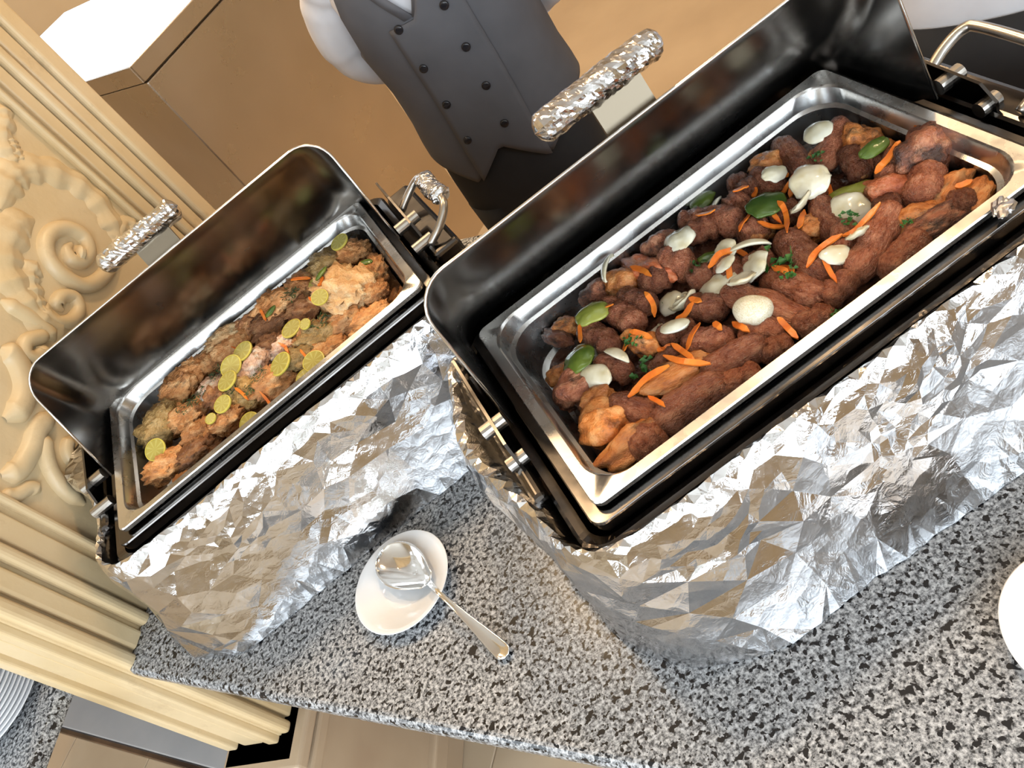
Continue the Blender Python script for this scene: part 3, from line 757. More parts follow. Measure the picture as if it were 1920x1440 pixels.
# bases below the counters
M['tan_stone'] = m_veg('tan_stone', (.46, .33, .22), (.58, .44, .30), 0.35, 4)
M['marble'] = m_veg('dark_marble', (.045, .028, .019), (.14, .078, .045), 0.14, 7)
M['grey_stone'] = m_veg('grey_stone', (.42, .41, .41), (.50, .48, .47), 0.2, 6)
b1 = empty('counter_base', tuple(A0 + NV * .2)); b1.rotation_euler = (0, 0, ang)
tag(b1, 'tan stone panelled base under the granite buffet counter', 'cabinet')
obj('carcass', box_bm(.22, 3.3, .03, .58, FZ, -.034), M['tan_stone'], b1)
for k in range(6):
    x = .24 + k * .5
    obj('panel', box_bm(x, x + .485, 0.0, .03, FZ + .12, -.10, .004, 1), M['tan_stone'], b1)
obj('plinth', box_bm(.22, 3.3, -.03, .03, FZ, FZ + .11, .01, 2), M['tan_stone'], b1)
obj('top_rail', box_bm(.22, 3.3, -.005, .03, -.09, -.034, .005, 2), M['tan_stone'], b1)
b2 = empty('counter_base', tuple(A0 - PN * .142 + NV * .08)); b2.rotation_euler = (0, 0, ang)
tag(b2, 'dark marble base under the plate counter beside the pier', 'cabinet')
obj('carcass', box_bm(-1.4, -.02, -.03, .30, FZ, -.034), M['marble'], b2)
obj('ledge', box_bm(-1.4, .10, -.12, -.02, FZ + .36, FZ + .40, .004, 2), M['grey_stone'], b2)
obj('ledge_edge', box_bm(-1.4, .10, -.135, -.12, FZ + .33, FZ + .40, .003, 1), M['marble'], b2)
obj('plinth', box_bm(-1.4, .1, -.11, -.02, FZ, FZ + .36, .004, 1), M['tan_stone'], b2)

# ---------------------------------------------------------------- the carved pier
pier = empty('carved_pier', tuple(A0) )
pier.rotation_euler = (0, 0, math.atan2(DV.y, DV.x))      # local x = along the face, local -y = out of the face
tag(pier, 'cream plaster pier with carved acanthus scrolls behind the left chafing dish', 'pillar')
PB = -.385
obj('shaft', box_bm(0, .992, 0.0, .142, PB, CZ, .004, 2), M['plaster'], pier)
obj('pedestal', box_bm(-.05, 1.02, -.035, .142, FZ, PB, .006, 2), M['tan_stone'], pier)
obj('pedestal_cap', box_bm(-.062, -.048, -.03, .142, FZ, PB - .08, .003, 1), M['marble'], pier)
for k, (z0, z1, o_) in enumerate(((PB - .03, PB, .05), (PB - .075, PB - .04, .042), (FZ + .1, FZ + .16, .05))):
    obj('moulding', box_bm(-.05 - o_ * .3, 1.02, -.035 - o_ * .4, .142, z0, z1, .008, 3), M['tan_stone'], pier)
def strip(s0, s1, out, bev):
    obj('moulding', box_bm(s0, s1, -out, .004, PB, CZ - .001, min(bev, out * .45), 3), M['plaster'], pier)
for s0, s1, o_ in ((.945, .990, .022), (.905, .940, .014), (.872, .896, .019), (.835, .866, .009), (.805, .818, .016)):
    strip(s0, s1, o_, .008)
for s0, s1, o_ in ((.002, .026, .020), (.034, .066, .013), (.075, .096, .020), (.104, .140, .008), (.152, .166, .015)):
    strip(s0, s1, o_, .008)
for y0, y1, o_ in ((.004, .030, .014), (.045, .095, .008), (.110, .138, .014)):
    obj('moulding', box_bm(-o_, .003, y0, y1, PB, CZ - .001, min(.005, o_ * .45), 3), M['plaster'], pier)
def ridge(pts, wd, ht, lobes):
    P = spline([(s, 0, z) for s, z in pts], 7 if not lobes else 10)
    n = len(P)
    L = 9
    rings = []
    for i, p in enumerate(P):
        t = (P[min(i + 1, n - 1)] - P[max(i - 1, 0)])
        t.normalize()
        side = Vector((t.z, 0, -t.x))
        u = i / (n - 1)
        env = min(1, 6 * u + .25) * min(1, 5 * (1 - u) + .3)
        k = env * (1 + (.35 * abs(math.sin(u * lobes * math.pi)) if lobes else 0))
        h_ = ht * env * (1 - (.25 * abs(math.cos(u * lobes * math.pi)) if lobes else 0))
        ring = []
        for j in range(L):
            a = -1 + 2 * j / (L - 1)
            prof = math.sqrt(max(0, 1 - a * a)) if not lobes else (1 - abs(a) ** 1.5) * (1 + .18 * math.cos(a * 14))
            ring.append(p + side * (a * wd * k) + Vector((0, -max(0.0, h_ * prof) + .001, 0)))
        rings.append(ring)
    return loft(rings, False)
ORN += [(a, b, c, d, [(s_, 1.28 - z_) for s_, z_ in e]) for a, b, c, d, e in ORN]      # the pattern repeats mirrored higher up
for nm, wd, ht, lobes, pts in ORN:
    v, f = ridge(pts, wd * (.62 if not lobes else .85), ht * .72, lobes)
    o = obj(nm, from_data(nm, v, f), M['plaster'], pier, True)

# ---------------------------------------------------------------- stainless kitchen cabinet behind the server
def m_brushed():
    t = NT('brushed_cabinet_steel')
    t.set(Base_Color=t.ramp(t.noise(2.0, 3), [(.3, (.52, .45, .37)), (.7, (.62, .54, .45))]), Metallic=1.0, Roughness=t.ramp(t.noise(5, 5), [(.3, g(.24)), (.7, g(.38))]))
    t.bump(t.noise(2.2, 2), 0.12, 0.03)
    return t.m
M['brushed'] = m_brushed()
M['bright_top'] = m_steel('glare_steel_top', (.82, .78, .72), .18, .40, 5)  # paler than the cabinet body: window glare baked into the worktop colour
CO = Vector((-.617, 1.783, 0)); CE = Vector((.8176, .5758, 0)); CN = Vector((-.5758, .8176, 0))
cab = empty('steel_cabinet', tuple(CO)); cab.rotation_euler = (0, 0, math.atan2(CE.y, CE.x))
tag(cab, 'brushed stainless steel kitchen cabinet behind the server', 'cabinet')
cab.location.z = 0
obj('body', box_bm(.012, .68, .012, 1.5, FZ + .08, .322, .004, 2), M['brushed'], cab)
obj('worktop', box_bm(0, .69, 0, 1.51, .334, .38, .003, 2), M['bright_top'], cab)
obj('worktop_lip', box_bm(0, .69, -.002, .006, .330, .379, .001, 1), M['brushed'], cab)
obj('worktop_lip', box_bm(-.002, .006, -.002, 1.51, .330, .379, .001, 1), M['brushed'], cab)
obj('seam', box_bm(.02, .675, .02, 1.49, .320, .336), M['dark_steel'], cab)
for x in (.06, .60):
    for y in (.06, 1.40):
        v, f = tube([(x, y, FZ), (x, y, FZ + .085)], .02, 12)
        obj('foot', from_data('foot', v, f), M['dark_steel'], cab, True)
# ---------------------------------------------------------------- chafing dishes
def ring3(hx, hy, r, z, n=6):
    return [(x, y, z) for x, y in rrect(hx, hy, r, n)]
def tray(rows, n=7):
    rings = [ring3(hx, hy, r, z, n) for hx, hy, r, z in rows]
    return loft(rings, True, False, True)
def crumple_field(seed, freqs, amps):
    rr = random.Random(seed)
    waves = []
    for fq, am, cnt in zip(freqs, amps, (7, 7, 7)):
        for _ in range(cnt):
            a = rr.uniform(0, math.pi)
            waves.append((math.cos(a), math.sin(a), fq * rr.uniform(.6, 1.5), rr.uniform(0, 10), am * rr.uniform(.5, 1.2), rr.uniform(0, 50)))
    def fn(u, v):
        s = 0.0
        for cx, cy, fq, ph, am, off in waves:
            q = (u * cx + v * cy) * fq + ph + 0.7 * noise.noise(Vector((u * fq * .35 + off, v * fq * .35, off)))
            t = q - math.floor(q)
            gate = max(0.0, noise.noise(Vector((u * 5 + off * 3, v * 5, off))) * 1.9 + .40)
            s += am * gate * (abs(t - .5) * 2 - .5)
        return s
    return fn
def foil_skirt(H, seed, hx, hy, flare, bulge, drop, flap=None):
    """foil wrapped round the frame: tucked over the rim, hanging to the counter; folded into flat facets"""
    rr = random.Random(seed)
    prof = rrect(hx, hy, .065, 14)
    seg = [(Vector(prof[i]), Vector(prof[(i + 1) % len(prof)])) for i in range(len(prof))]
    lens = [(b - a).length for a, b in seg]
    tot = sum(lens)
    def base(u):
        d = u % tot
        for (a, b), l in zip(seg, lens):
            if d <= l:
                return a.lerp(b, d / max(l, 1e-9))
            d -= l
        return seg[0][0]
    def frame(u):
        p = base(u); t = base(u + .006) - base(u - .006)
        return p, Vector((t.y, -t.x)).normalized()
    top = H - .014
    IN, TOT = .036, .036 + H + .01        # inner lip length, whole length of the sheet across
    pts = []
    def spacing(u, w_):
        c = noise.noise(Vector((u * 7, w_ * 7, seed)))
        s_ = .0075 if w_ < IN + .012 else .0095 + .034 * min(1, (w_ - IN - .012) / .075)
        if c > .16:
            s_ = min(s_, .0115)
        return s_
    grid = {}
    def ok(u, w_, s_):
        gx, gy = int(u / .012), int(w_ / .012)
        R2 = int(s_ / .012) + 1
        for a in range(gx - R2, gx + R2 + 1):
            for b in range(gy - R2, gy + R2 + 1):
                for (x, y) in grid.get((a, b), ()):
                    if (x - u) ** 2 + (y - w_) ** 2 < (s_ * .8) ** 2:
                        return False
        return True
    def add(u, w_):
        grid.setdefault((int(u / .012), int(w_ / .012)), []).append((u, w_)); pts.append((u, w_))
    n0 = int(TOT / .012)
    for k in range(n0 + 1):
        add(0.0, TOT * k / n0)
    n1 = int(tot / .012)
    for k in range(1, n1):
        add(tot * k / n1, 0.0); add(tot * k / n1, TOT)
    for _ in range(26000):
        u, w_ = rr.uniform(.004, tot - .004), rr.uniform(.003, TOT - .003)
        s_ = spacing(u, w_)
        if ok(u, w_, s_):
            add(u, w_)
    nseam = n0 + 1
    allp = [Vector(p) for p in pts] + [Vector((tot, pts[k][1])) for k in range(nseam)]
    res = delaunay_2d_cdt(allp, [], [], 0, 1e-6)
    V2, F2 = res[0], res[2]
    cache = {}
    def pos(u, w_):
        key = (round((u % tot) if abs(u - tot) > 1e-5 else 0.0, 4), round(w_, 4))
        if key in cache:
            return cache[key]
        p, n_ = frame(u)
        s_ = spacing(u, w_)
        h_ = rr.uniform(-1, 1) * s_ * .15 + .007 * noise.noise(Vector((p.x * 14, p.y * 14, w_ * 14 + seed)))
        edge = .008 * noise.noise(Vector((p.x * 9, p.y * 9, seed)))
        lump = bulge(p.x, p.y)
        tp = top + edge - drop(p.x, p.y)
        if w_ < IN:
            q = w_ / IN
            off = -.016 * (1 - q) ** .7
            z = tp - .034 * (1 - q) ** 1.5
            h_ *= .35; lump *= q; fx = 0
        else:
            q = (w_ - IN) / (TOT - IN)
            z = tp * (1 - q) + .002 * q
            off = .012 * math.sin(min(1, q * 6) * math.pi / 2) + flare(p.x, p.y) * q ** 1.3
            lump *= (1 - .35 * q); h_ *= min(1, .4 + 4 * q) * (1 - .75 * sm(.30, .65, q))
            fx = 0
            if flap:
                fx = flap[2] * max(0, 1 - (p - Vector(flap[:2])).length / flap[3]) * q ** 2
            if q > .9:
                off += .004 * noise.noise(Vector((u * 14, seed, 0)))
        o2 = off + lump + h_ + fx
        r = (p.x + n_.x * o2, p.y + n_.y * o2, max(.0012, z + h_ * .3))
        cache[key] = r
        return r
    return [pos(v.x, v.y) for v in V2], [tuple(f) for f in F2]
def foil_bar(L, r, seed, crooked=.004, squash=.8):
    """crumpled foil wound round a straight bar along x"""
    rings = []
    n = 30
    m = 56
    f3 = crumple_field(seed, (30, 70, 140), (.10, .07, .04))
    for i in range(m + 1):
        t = i / m
        x = (t - .5) * L
        e = min(1, (min(t, 1 - t) * m / 3.5) ** .5 + .02)
        cx = crooked * noise.noise(Vector((t * 3, seed, 0)))
        rings.append([(x, cx + math.cos(2 * math.pi * k / n) * r * e * (1 + f3(x, k * .006) + .10 * noise.noise(Vector((t * 9, math.cos(2 * math.pi * k / n) * 2, math.sin(2 * math.pi * k / n) * 2 + seed)))),
                       math.sin(2 * math.pi * k / n) * r * squash * e * (1 + f3(x, k * .006 + 3))) for k in range(n)])
    return loft(rings, True, True, True)

def lid_mesh(X, prof):
    rings = []
    for u1, u0, dp, r, tp in prof:
        hx = X - tp
        pts = [(-hx, u0)]
        n = 8
        for k in range(n + 1):
            a = math.pi - math.pi / 2 * k / n
            pts.append((-hx + r + r * math.cos(a), u1 - r + r * math.sin(a)))
        m = 24
        for k in range(1, m):
            pts.append((-hx + r + (2 * hx - 2 * r) * k / m, u1))
        for k in range(n + 1):
            a = math.pi / 2 - math.pi / 2 * k / n
            pts.append((hx - r + r * math.cos(a), u1 - r + r * math.sin(a)))
        pts.append((hx, u0))
        rings.append([(x, u, dp) for x, u in pts])
    v, f = loft(rings, False)
    n = len(rings[0]); k = (len(rings) - 1) * n
    f.append(tuple(range(k, k + n)))
    return v, f

def chafing_dish(label, cx, cy, rz, H, tilt, hingey, lidL, X, seed, handles, skirt, hxlen, lidD):
    root = tag(empty('chafing_dish', (cx, cy, 0), rz), label, 'chafing dish', 'foil-wrapped chafing dishes on the granite counter')
    # frame: open box of dark steel
    v, f = loft([ring3(.300, .190, .03, .006), ring3(.300, .190, .03, H - .030), ring3(.296, .186, .028, H - .026), ring3(.286, .178, .024, H - .030), ring3(.284, .176, .022, H - .115), ring3(.284, .176, .022, .05)], True, True, True)
    obj('frame', from_data('frame', v, f), M['dark_steel'], root, False)
    # water pan
    rows = [(.2775, .1750, .014, H - .034), (.2780, .1755, .014, H - .014), (.2770, .1745, .014, H - .0115), (.2640, .1612, .02, H - .012), (.2620, .1592, .02, H - .016), (.2560, .1532, .03, H - .10), (.24, .14, .03, H - .106)]
    v, f = tray(rows)
    o = obj('water_pan', from_data('water_pan', v, f), M['dark_steel'], root, False)
    mod(o, 'SOLIDIFY', thickness=.0012, offset=-1)
    bv = mod(o, 'BEVEL', width=.0015, segments=2, limit_method='ANGLE')
    # end plates with the hinge
    for s in (-1, 1):
        bm = bmesh.new()
        out = [(-.055, -.10), (-.055, -.005), (-.035, .012), (.06, .018), (.125, .018), (.142, 0), (.145, -.10)]
        a = [bm.verts.new((s * .304, y, H + z)) for y, z in out]
        b = [bm.verts.new((s * .3075, y, H + z)) for y, z in out]
        bm.faces.new(a); bm.faces.new(list(reversed(b)))
        for i in range(len(out)):
            bm.faces.new((a[i], b[i], b[(i + 1) % len(out)], a[(i + 1) % len(out)]))
        bmesh.ops.recalc_face_normals(bm, faces=bm.faces[:])
        pl = obj('end_plate', bm, M['dark_steel'], root)
        xo = .345 if s > 0 else .318
        obj('end_bracket', box_bm(min(s * .300, s * xo), max(s * .300, s * xo), -.10, .13, H - .07, H - .016, .008, 3), M['dark_steel'], root)
        v, f = tube([(s * (X + .004), hingey, H + .002), (s * .322, hingey, H + .002)], .0090, 16)
        obj('hinge_pin', from_data('hinge_pin', v, f), M['chrome'], pl, False)
        v, f = tube([(s * (X + .006), hingey - .05, H - .012), (s * .318, hingey - .05, H - .012)], .0085, 16)
        obj('hinge_stop', from_data('hinge_stop', v, f), M['chrome'], pl, False)
    # roll-back lid: rim plane stands up, tilted back
    la = empty('lid'); la.parent = root
    bpy.data.objects.remove(la)
    prof = []
    for dp, u1, r in ((0, lidL, .045), (.004, lidL - .002, .045), (.014, lidL - .012, .043), (.03, lidL - .030, .04), (.055, lidL - .058, .036), (.085, lidL - .083, .032), (.115, lidL - .104, .03), (.145, lidL - .124, .03), (.165, lidL - .142, .03), (.178, lidL - .160, .026), (.183, lidL - .175, .018)):
        dp *= lidD
        prof.append((u1, min(-.005, -dp * .28), dp, min(r, (u1 + .005) * .9 + .006), dp * .03))
    v, f = lid_mesh(X, prof)
    up = Vector((0, math.sin(tilt), math.cos(tilt)))       # from the hinge to the lid's front rim
    dp_ = Vector((0, math.cos(tilt), -math.sin(tilt)))     # from the rim plane into the dome
    org = Vector((0, hingey, H - .004))
    tr = lambda p: tuple(org + Vector((1, 0, 0)) * p[0] + up * p[1] + dp_ * p[2])
    lid = obj('lid', from_data('lid', [tr(p) for p in v], f), M['lid'], root, True)
    mod(lid, 'SOLIDIFY', thickness=.0018, offset=0)
    ed = mod(lid, 'EDGE_SPLIT', split_angle=math.radians(38))
    # bright rolled edge of the lid
    n0 = len(lid_mesh(X, prof[:1])[0])
    v2, f2 = tube([tr(p) for p in v[:n0]], .0019, 8)
    obj('lid_edge', from_data('lid_edge', v2, f2), M['lid_rim'], lid, True)
    # lid handle on the front wall
    fw = (up * .55 + dp_ * -.10).normalized()
    hb = up * .88 - dp_ * .10
    hb.normalize()
    outn = (up * .62 + dp_ * .25 * 0 + Vector((0, .30, .55))).normalized()
    hc = org + up * (lidL - .012) + dp_ * .016
    bx = hxlen[1]
    v, f = loft([[tuple(hc + Vector((x, 0, 0)) + outn * d + dp_ * e) for x, e in ((bx - .03, -.003), (bx + .03, -.003), (bx + .03, .003), (bx - .03, .003))] for d in (.006, .022, .045)], True, True, True)
    br = obj('handle_bracket', from_data('handle_bracket', v, f), M['bracket'], lid, False)
    v, f = foil_bar(hxlen[0], .0205, seed + 5)
    a = Vector((1, 0, 0)); b = outn.cross(a).normalized()
    v = [tuple(hc + Vector((hxlen[1] - .012, 0, 0)) + outn * .056 + a * p[0] + b * p[1] + outn * p[2]) for p in v]
    obj('foil_wrapped_handle', from_data('foil_wrapped_handle', v, f), M['foil'], lid, False)
    # side handles
    for s in handles:
        pts = spline([(s * .308, .040, H - .004), (s * .335, .043, H + .010), (s * .356, .036, H + .022), (s * .362, .018, H + .024), (s * .362, -.05, H + .022), (s * .356, -.072, H + .018), (s * .335, -.08, H + .004), (s * .308, -.08, H - .01)], 6)
        v, f = tube(pts, .0062, 10)
        sh = obj('side_handle', from_data('side_handle', v, f), M['chrome'], root, True)
        if handles[s]:
            y0, y1 = handles[s]
            v, f = foil_bar(abs(y1 - y0), .0145, seed + 9, .006)
            v = [(s * .362 + p[1], (y0 + y1) / 2 + p[0], H + .022 + p[2]) for p in v]
            obj('foil_wrap', from_data('foil_wrap', v, f), M['foil'], sh, False)
    v, f = foil_skirt(H, seed, *skirt)
    fo = obj('foil_skirt', from_data('foil_skirt', v, f), M['foil'], root, False)
    return root
def sm(a, b, x):
    t = max(0, min(1, (x - a) / (b - a)))
    return t * t * (3 - 2 * t)
H1, H2 = .220, .2468
drp = lambda x, y: .12 * max(sm(.26, .31, x), sm(.13, .20, y) * sm(-.32, -.22, x))
flR = lambda x, y: .050 * sm(.05, -.19, y) * sm(-.33, -.2, x) + .012
buR = lambda x, y: (.036 * math.exp(-((y - .02) / .10) ** 2) if x < -.28 else 0)
chafing_dish('larger nearer chafing dish of kebabs with raised lid, wrapped in crumpled foil', 0, 0, 0, H1, .28, .008, .183, .2885, 11, {1: (-.125, -.05)}, (.318, .205, flR, buR, drp), (.155, .0), 1.14)
flL = lambda x, y: .026 * sm(.05, -.19, y) + .004
buL = lambda x, y: (.055 * math.exp(-((y - .10) / .075) ** 2) if x < -.28 else 0)
LC_ = (-.55809, .43506); LY = .0502
chafing_dish('farther chafing dish of fried chicken with lid leaning back beside the carved pier', LC_[0], LC_[1], LY, H2, .539, -.012, .188, .2790, 23, {1: (-.055, .03)}, (.322, .205, flL, buL, drp, (-.318, -.125, .05, .06)), (.145, .0), 1.34)

# food pans
def food_pan(label, loc, rz, H):
    rows = [(.2650, .1625, .012, H - .007), (.2655, .1630, .012, H - .001), (.2645, .1620, .012, H + .0008), (.2530, .1505, .040, H + .0002), (.2512, .1487, .042, H - .002), (.2480, .1455, .045, H - .020), (.2435, .1410, .045, H - .0225), (.2395, .1370, .045, H - .058), (.2330, .1305, .042, H - .068), (.2200, .1175, .035, H - .0705)]
    v, f = tray(rows, 9)
    o = obj('food_pan', from_data('food_pan', v, f), M['pan'], None, True, loc, (0, 0, rz))
    mod(o, 'SOLIDIFY', thickness=.0009, offset=-1)
    mod(o, 'EDGE_SPLIT', split_angle=math.radians(32))
    return tag(o, label, 'food pan', 'steel food pans set in the chafing dishes')
panR = food_pan('rectangular steel food pan full of kebabs and onions', (0, 0, 0), 0, H1)
panL = food_pan('rectangular steel food pan full of fried chicken and lemon', (LC_[0], LC_[1], 0), LY, H2)

# ---------------------------------------------------------------- food
def bed(name, H, mat, label, cat, mask, loc, rz, seed):
    nx, ny = 90, 54
    v, f = [], []
    for j in range(ny + 1):
        for i in range(nx + 1):
            x = -.236 + .472 * i / nx
            y = -.134 + .268 * j / ny
            m = mask(x, y)
            # rounded pan corners
            ex, ey = max(0, abs(x) - .195) / .041, max(0, abs(y) - .093) / .041
            k = math.hypot(ex, ey)
            if k > 1:
                s = 1 / k
                x = math.copysign(.195 + ex * s * .041, x) if ex else x
                y = math.copysign(.093 + ey * s * .041, y) if ey else y
            z = H - .0700 + m * (.020 + .010 * noise.noise(Vector((x * 45, y * 45, seed))) + .005 * noise.noise(Vector((x * 130, y * 130, seed))))
            if i in (0, nx) or j in (0, ny):
                z -= .003
            v.append((x, y, max(z, H - .0702)))
    for j in range(ny):
        for i in range(nx):
            a = j * (nx + 1) + i
            f.append((a, a + 1, a + nx + 2, a + nx + 1))
    o = obj(name, from_data(name, v, f), mat, None, True, loc, (0, 0, rz))
    return tag(o, label, cat, None, 'stuff')
def mkR(x, y):
    return sm(0, .05, (x + .236) * .8 + (.134 - y) * .45 - .055) * .9 + .02
bed('meat_scraps', H1, M['bed'], 'dark meat juices and scraps covering the kebab pan floor', 'meat scraps', mkR, (0, 0, 0), 0, 3)
def mkL(x, y):
    return sm(0, .05, (x + .236) - .045) * sm(.0, .03, .134 - y - .012) + .02
bed('fried_crumbs', H2, M['bed_fried'], 'brown crumbs and juices covering the fried chicken pan floor', 'crumbs', mkL, (LC_[0], LC_[1], 0), LY, 9)

def kebab_mesh(seed):
    rr = random.Random(seed)
    n, m = 22, 34
    rings = []
    bend = rr.uniform(-.10, .10)
    brk = rr.random() < .6
    for i in range(m + 1):
        t = -1 + 2 * i / m
        r0 = .5 * (max(0, 1 - abs(t) ** 4.5)) ** .5
        ring = []
        for k in range(n):
            a = 2 * math.pi * k / n
            dirv = Vector((t * 2.2, math.cos(a), math.sin(a)))
            r = r0 * (1 + .13 * noise.noise(dirv * 1.3 + Vector((seed, 0, 0))) + .09 * noise.noise(dirv * 3.5 + Vector((0, seed, 0))) + .05 * noise.noise(dirv * 9) + .07 * math.cos(t * 9 + seed) * math.cos(a - seed))
            x = t * .5
            if brk and t < -.72:
                x += (.10 * noise.noise(dirv * 6 + Vector((0, 0, seed)))) * (-.72 - t) * 3.2 + .05 * (-.72 - t)
            ring.append((x, bend * (t * t - .4) + math.cos(a) * r, math.sin(a) * r))
        rings.append(ring)
    v, f = loft(rings, True, True, True)
    me = from_data('kebab', v, f)
    return me
def lump_mesh(name, seed, big, fine, flat, sub=4, crag=0.0):
    bm = bmesh.new()
    bmesh.ops.create_icosphere(bm, subdivisions=sub, radius=.5)
    for vt in bm.verts:
        p = vt.co.copy()
        q = p * 2
        o = Vector((seed * 1.7, seed * .3, -seed))
        r = 1 + big * noise.noise(q * 1.1 + o) + big * .55 * noise.noise(q * 2.3 + o) + fine * noise.noise(q * 6 + o) + fine * .5 * noise.noise(q * 13 + o)
        if crag:
            r += crag * (abs(noise.noise(q * 5.5 + o)) * 2 - .35) + crag * .5 * (abs(noise.noise(q * 11 - o)) * 2 - .35)
        vt.co = p * r
        vt.co.z *= flat
    me = bpy.data.meshes.new(name)
    bm.to_mesh(me); bm.free()
    return me
KM = [kebab_mesh(s) for s in range(8)]
CM = [lump_mesh('chicken', 20 + s, .42, .07, .85) for s in range(6)]
FM = [lump_mesh('fried', 40 + s, .40, .12, .85, 4, .24) for s in range(8)]
def assign(me, mat):
    k = me.copy(); k.materials.clear(); k.materials.append(mat); k.polygons.foreach_set('use_smooth', [True] * len(k.polygons)); return k
_cache = {}
def meshmat(kind, i, mat):
    key = (kind, i, mat)
    if key not in _cache:
        _cache[key] = assign({'k': KM, 'c': CM, 'f': FM}[kind][i], M[mat])
    return _cache[key]
verts_R, faces_R, verts_L, faces_L = [], [], [], []
def solid_add(o, V, F):
    mw = o.matrix_basis
    k = len(V)
    V.extend([tuple(mw @ v.co) for v in o.data.vertices])
    F.extend([tuple(i + k for i in p.vertices) for p in o.data.polygons])
KIND = {'k': ('kebab', 'k', 'kebab', 'kebab'), 'c': ('chicken_piece', 'c', 'chicken', 'chicken'), 'd': ('chicken_piece', 'c', 'charred', 'chicken'), 'r': ('chicken_piece', 'c', 'red', 'chicken'), 'g': ('chicken_piece', 'c', 'charred', 'chicken')}
def fit(x, y, L, Wd, a, hx=.232, hy=.130):
    ex = abs(math.cos(a)) * L / 2 + abs(math.sin(a)) * Wd / 2
    ey = abs(math.sin(a)) * L / 2 + abs(math.cos(a)) * Wd / 2
    return max(-hx + ex, min(hx - ex, x)), max(-hy + ey, min(hy - ey, y))
for i, (k, x, y, rz, L, Wd, label) in enumerate(MEAT):
    nm, kind, mat, cat = KIND[k]
    L *= 1.22; Wd *= 1.22
    a = math.radians(rz)
    if k != 'g':
        x, y = fit(x, y, L * .9, Wd * .9, a, .238, .136)
    z = H1 - .029 + .004 * noise.noise(Vector((x * 20, y * 20, 5))) - .014 * (1 - mkR(x, y))
    if k == 'g':
        z = H1 - .018; x -= .020; y -= .006; L *= .9; Wd *= .85
    o = obj(nm, meshmat(kind, i % (8 if kind != 'c' else 6), mat), None, None, None, (x, y, z))
    hgt = Wd * (.92 if kind == 'k' else .95)
    o.rotation_euler = (R_.uniform(-.25, .25) if kind != 'k' else R_.uniform(0, 6.28), R_.uniform(-.16, .16), a + (math.pi if R_.random() < .5 else 0))
    o.scale = (L, Wd, hgt)
    tag(o, label, cat, 'kofta kebabs in the big pan' if k == 'k' else 'grilled chicken pieces in the big pan')
    solid_add(o, verts_R, faces_R)
FK = {'b': 'fried_dark', 'f': 'fried', 'n': 'fried', 'o': 'fried_olive', 'c': 'fried', 'F': 'fried_pale', 'p': 'fried_torn'}
def Lloc(x, y, z):
    return (LC_[0] + x * math.cos(LY) - y * math.sin(LY), LC_[1] + x * math.sin(LY) + y * math.cos(LY), z)
for i, (k, x, y, rz, L, Wd, label) in enumerate(FRIED):
    L *= 1.36; Wd *= 1.42
    L = min(L, Wd * 1.6)
    a = math.radians(rz)
    x, y = fit(x, y, L * .85, Wd * .85, a, .240, .138)
    z = H2 - .027 + .008 * (R_.random() - .4) + .004 * noise.noise(Vector((x * 20, y * 20, 8))) + (.012 if k == 'F' else 0)
    o = obj('fried_chicken', meshmat('f', i % 8, FK[k]), None, None, None, Lloc(x, y, z))
    o.rotation_euler = (R_.uniform(-.3, .3), R_.uniform(-.15, .15), a + LY)
    o.scale = (L, Wd, Wd * .85)
    tag(o, label, 'fried chicken', 'fried chicken pieces in the far pan')
    solid_add(o, verts_L, faces_L)
bpy.context.view_layer.update()
bvR = BVHTree.FromPolygons(verts_R, faces_R)
bvL = BVHTree.FromPolygons(verts_L, faces_L)
def top(bv, x, y, dflt):
    h_ = bv.ray_cast(Vector((x, y, 1)), Vector((0, 0, -1)))
    return h_[0].z if h_[0] is not None else dflt
def topmax(bv, x, y, r, dflt):
    zs = [top(bv, x + r * math.cos(k) * q, y + r * math.sin(k) * q, dflt) for k in (0, 1.05, 2.1, 3.14, 4.2, 5.24) for q in (.5, 1)] + [top(bv, x, y, dflt)]
    zs.sort()
    return zs[-3]
# ---- garnish of the big pan
def petal_data(lon, lat, n=10, m=12, ripple=0.0, seed=0):
    """curved shell patch, pole along x, bulging +z; spans about 1 x 1"""
    v, f = [], []
    for j in range(m + 1):
        b = -1 + 2 * j / m
        la = b * lat
        wd = (math.sqrt(max(0.0, 1 - abs(b) ** 2.4)) + .02) * (1 + ripple * 1.6 * noise.noise(Vector((b * 1.7, seed * 3.1, 0))))
        for i in range(n + 1):
            a = (-1 + 2 * i / n) * lon * wd
            r = 1 + ripple * noise.noise(Vector((a * 2, la * 2, seed)))
            v.append((r * math.sin(la), r * math.cos(la) * math.sin(a), r * math.cos(la) * math.cos(a) - math.cos(lat) * .6))
    for j in range(m):
        for i in range(n):
            k = j * (n + 1) + i
            f.append((k, k + 1, k + n + 2, k + n + 1))
    xs = [p[0] for p in v]; ys = [p[1] for p in v]
    sx, sy = max(xs) - min(xs), max(ys) - min(ys)
    zc = min(p[2] for p in v)
    return [(p[0] / sx, p[1] / sy, (p[2] - zc) / ((sx + sy) / 2)) for p in v], f
def shell_obj(name, data, mat, thick, loc, rot, scale):
    v, f = data
    me = from_data(name, [(p[0] * scale[0], p[1] * scale[1], p[2] * scale[2]) for p in v], f)
    o = obj(name, me, mat, None, True, loc, rot)
    mod(o, 'SOLIDIFY', thickness=thick, offset=0)
    return o
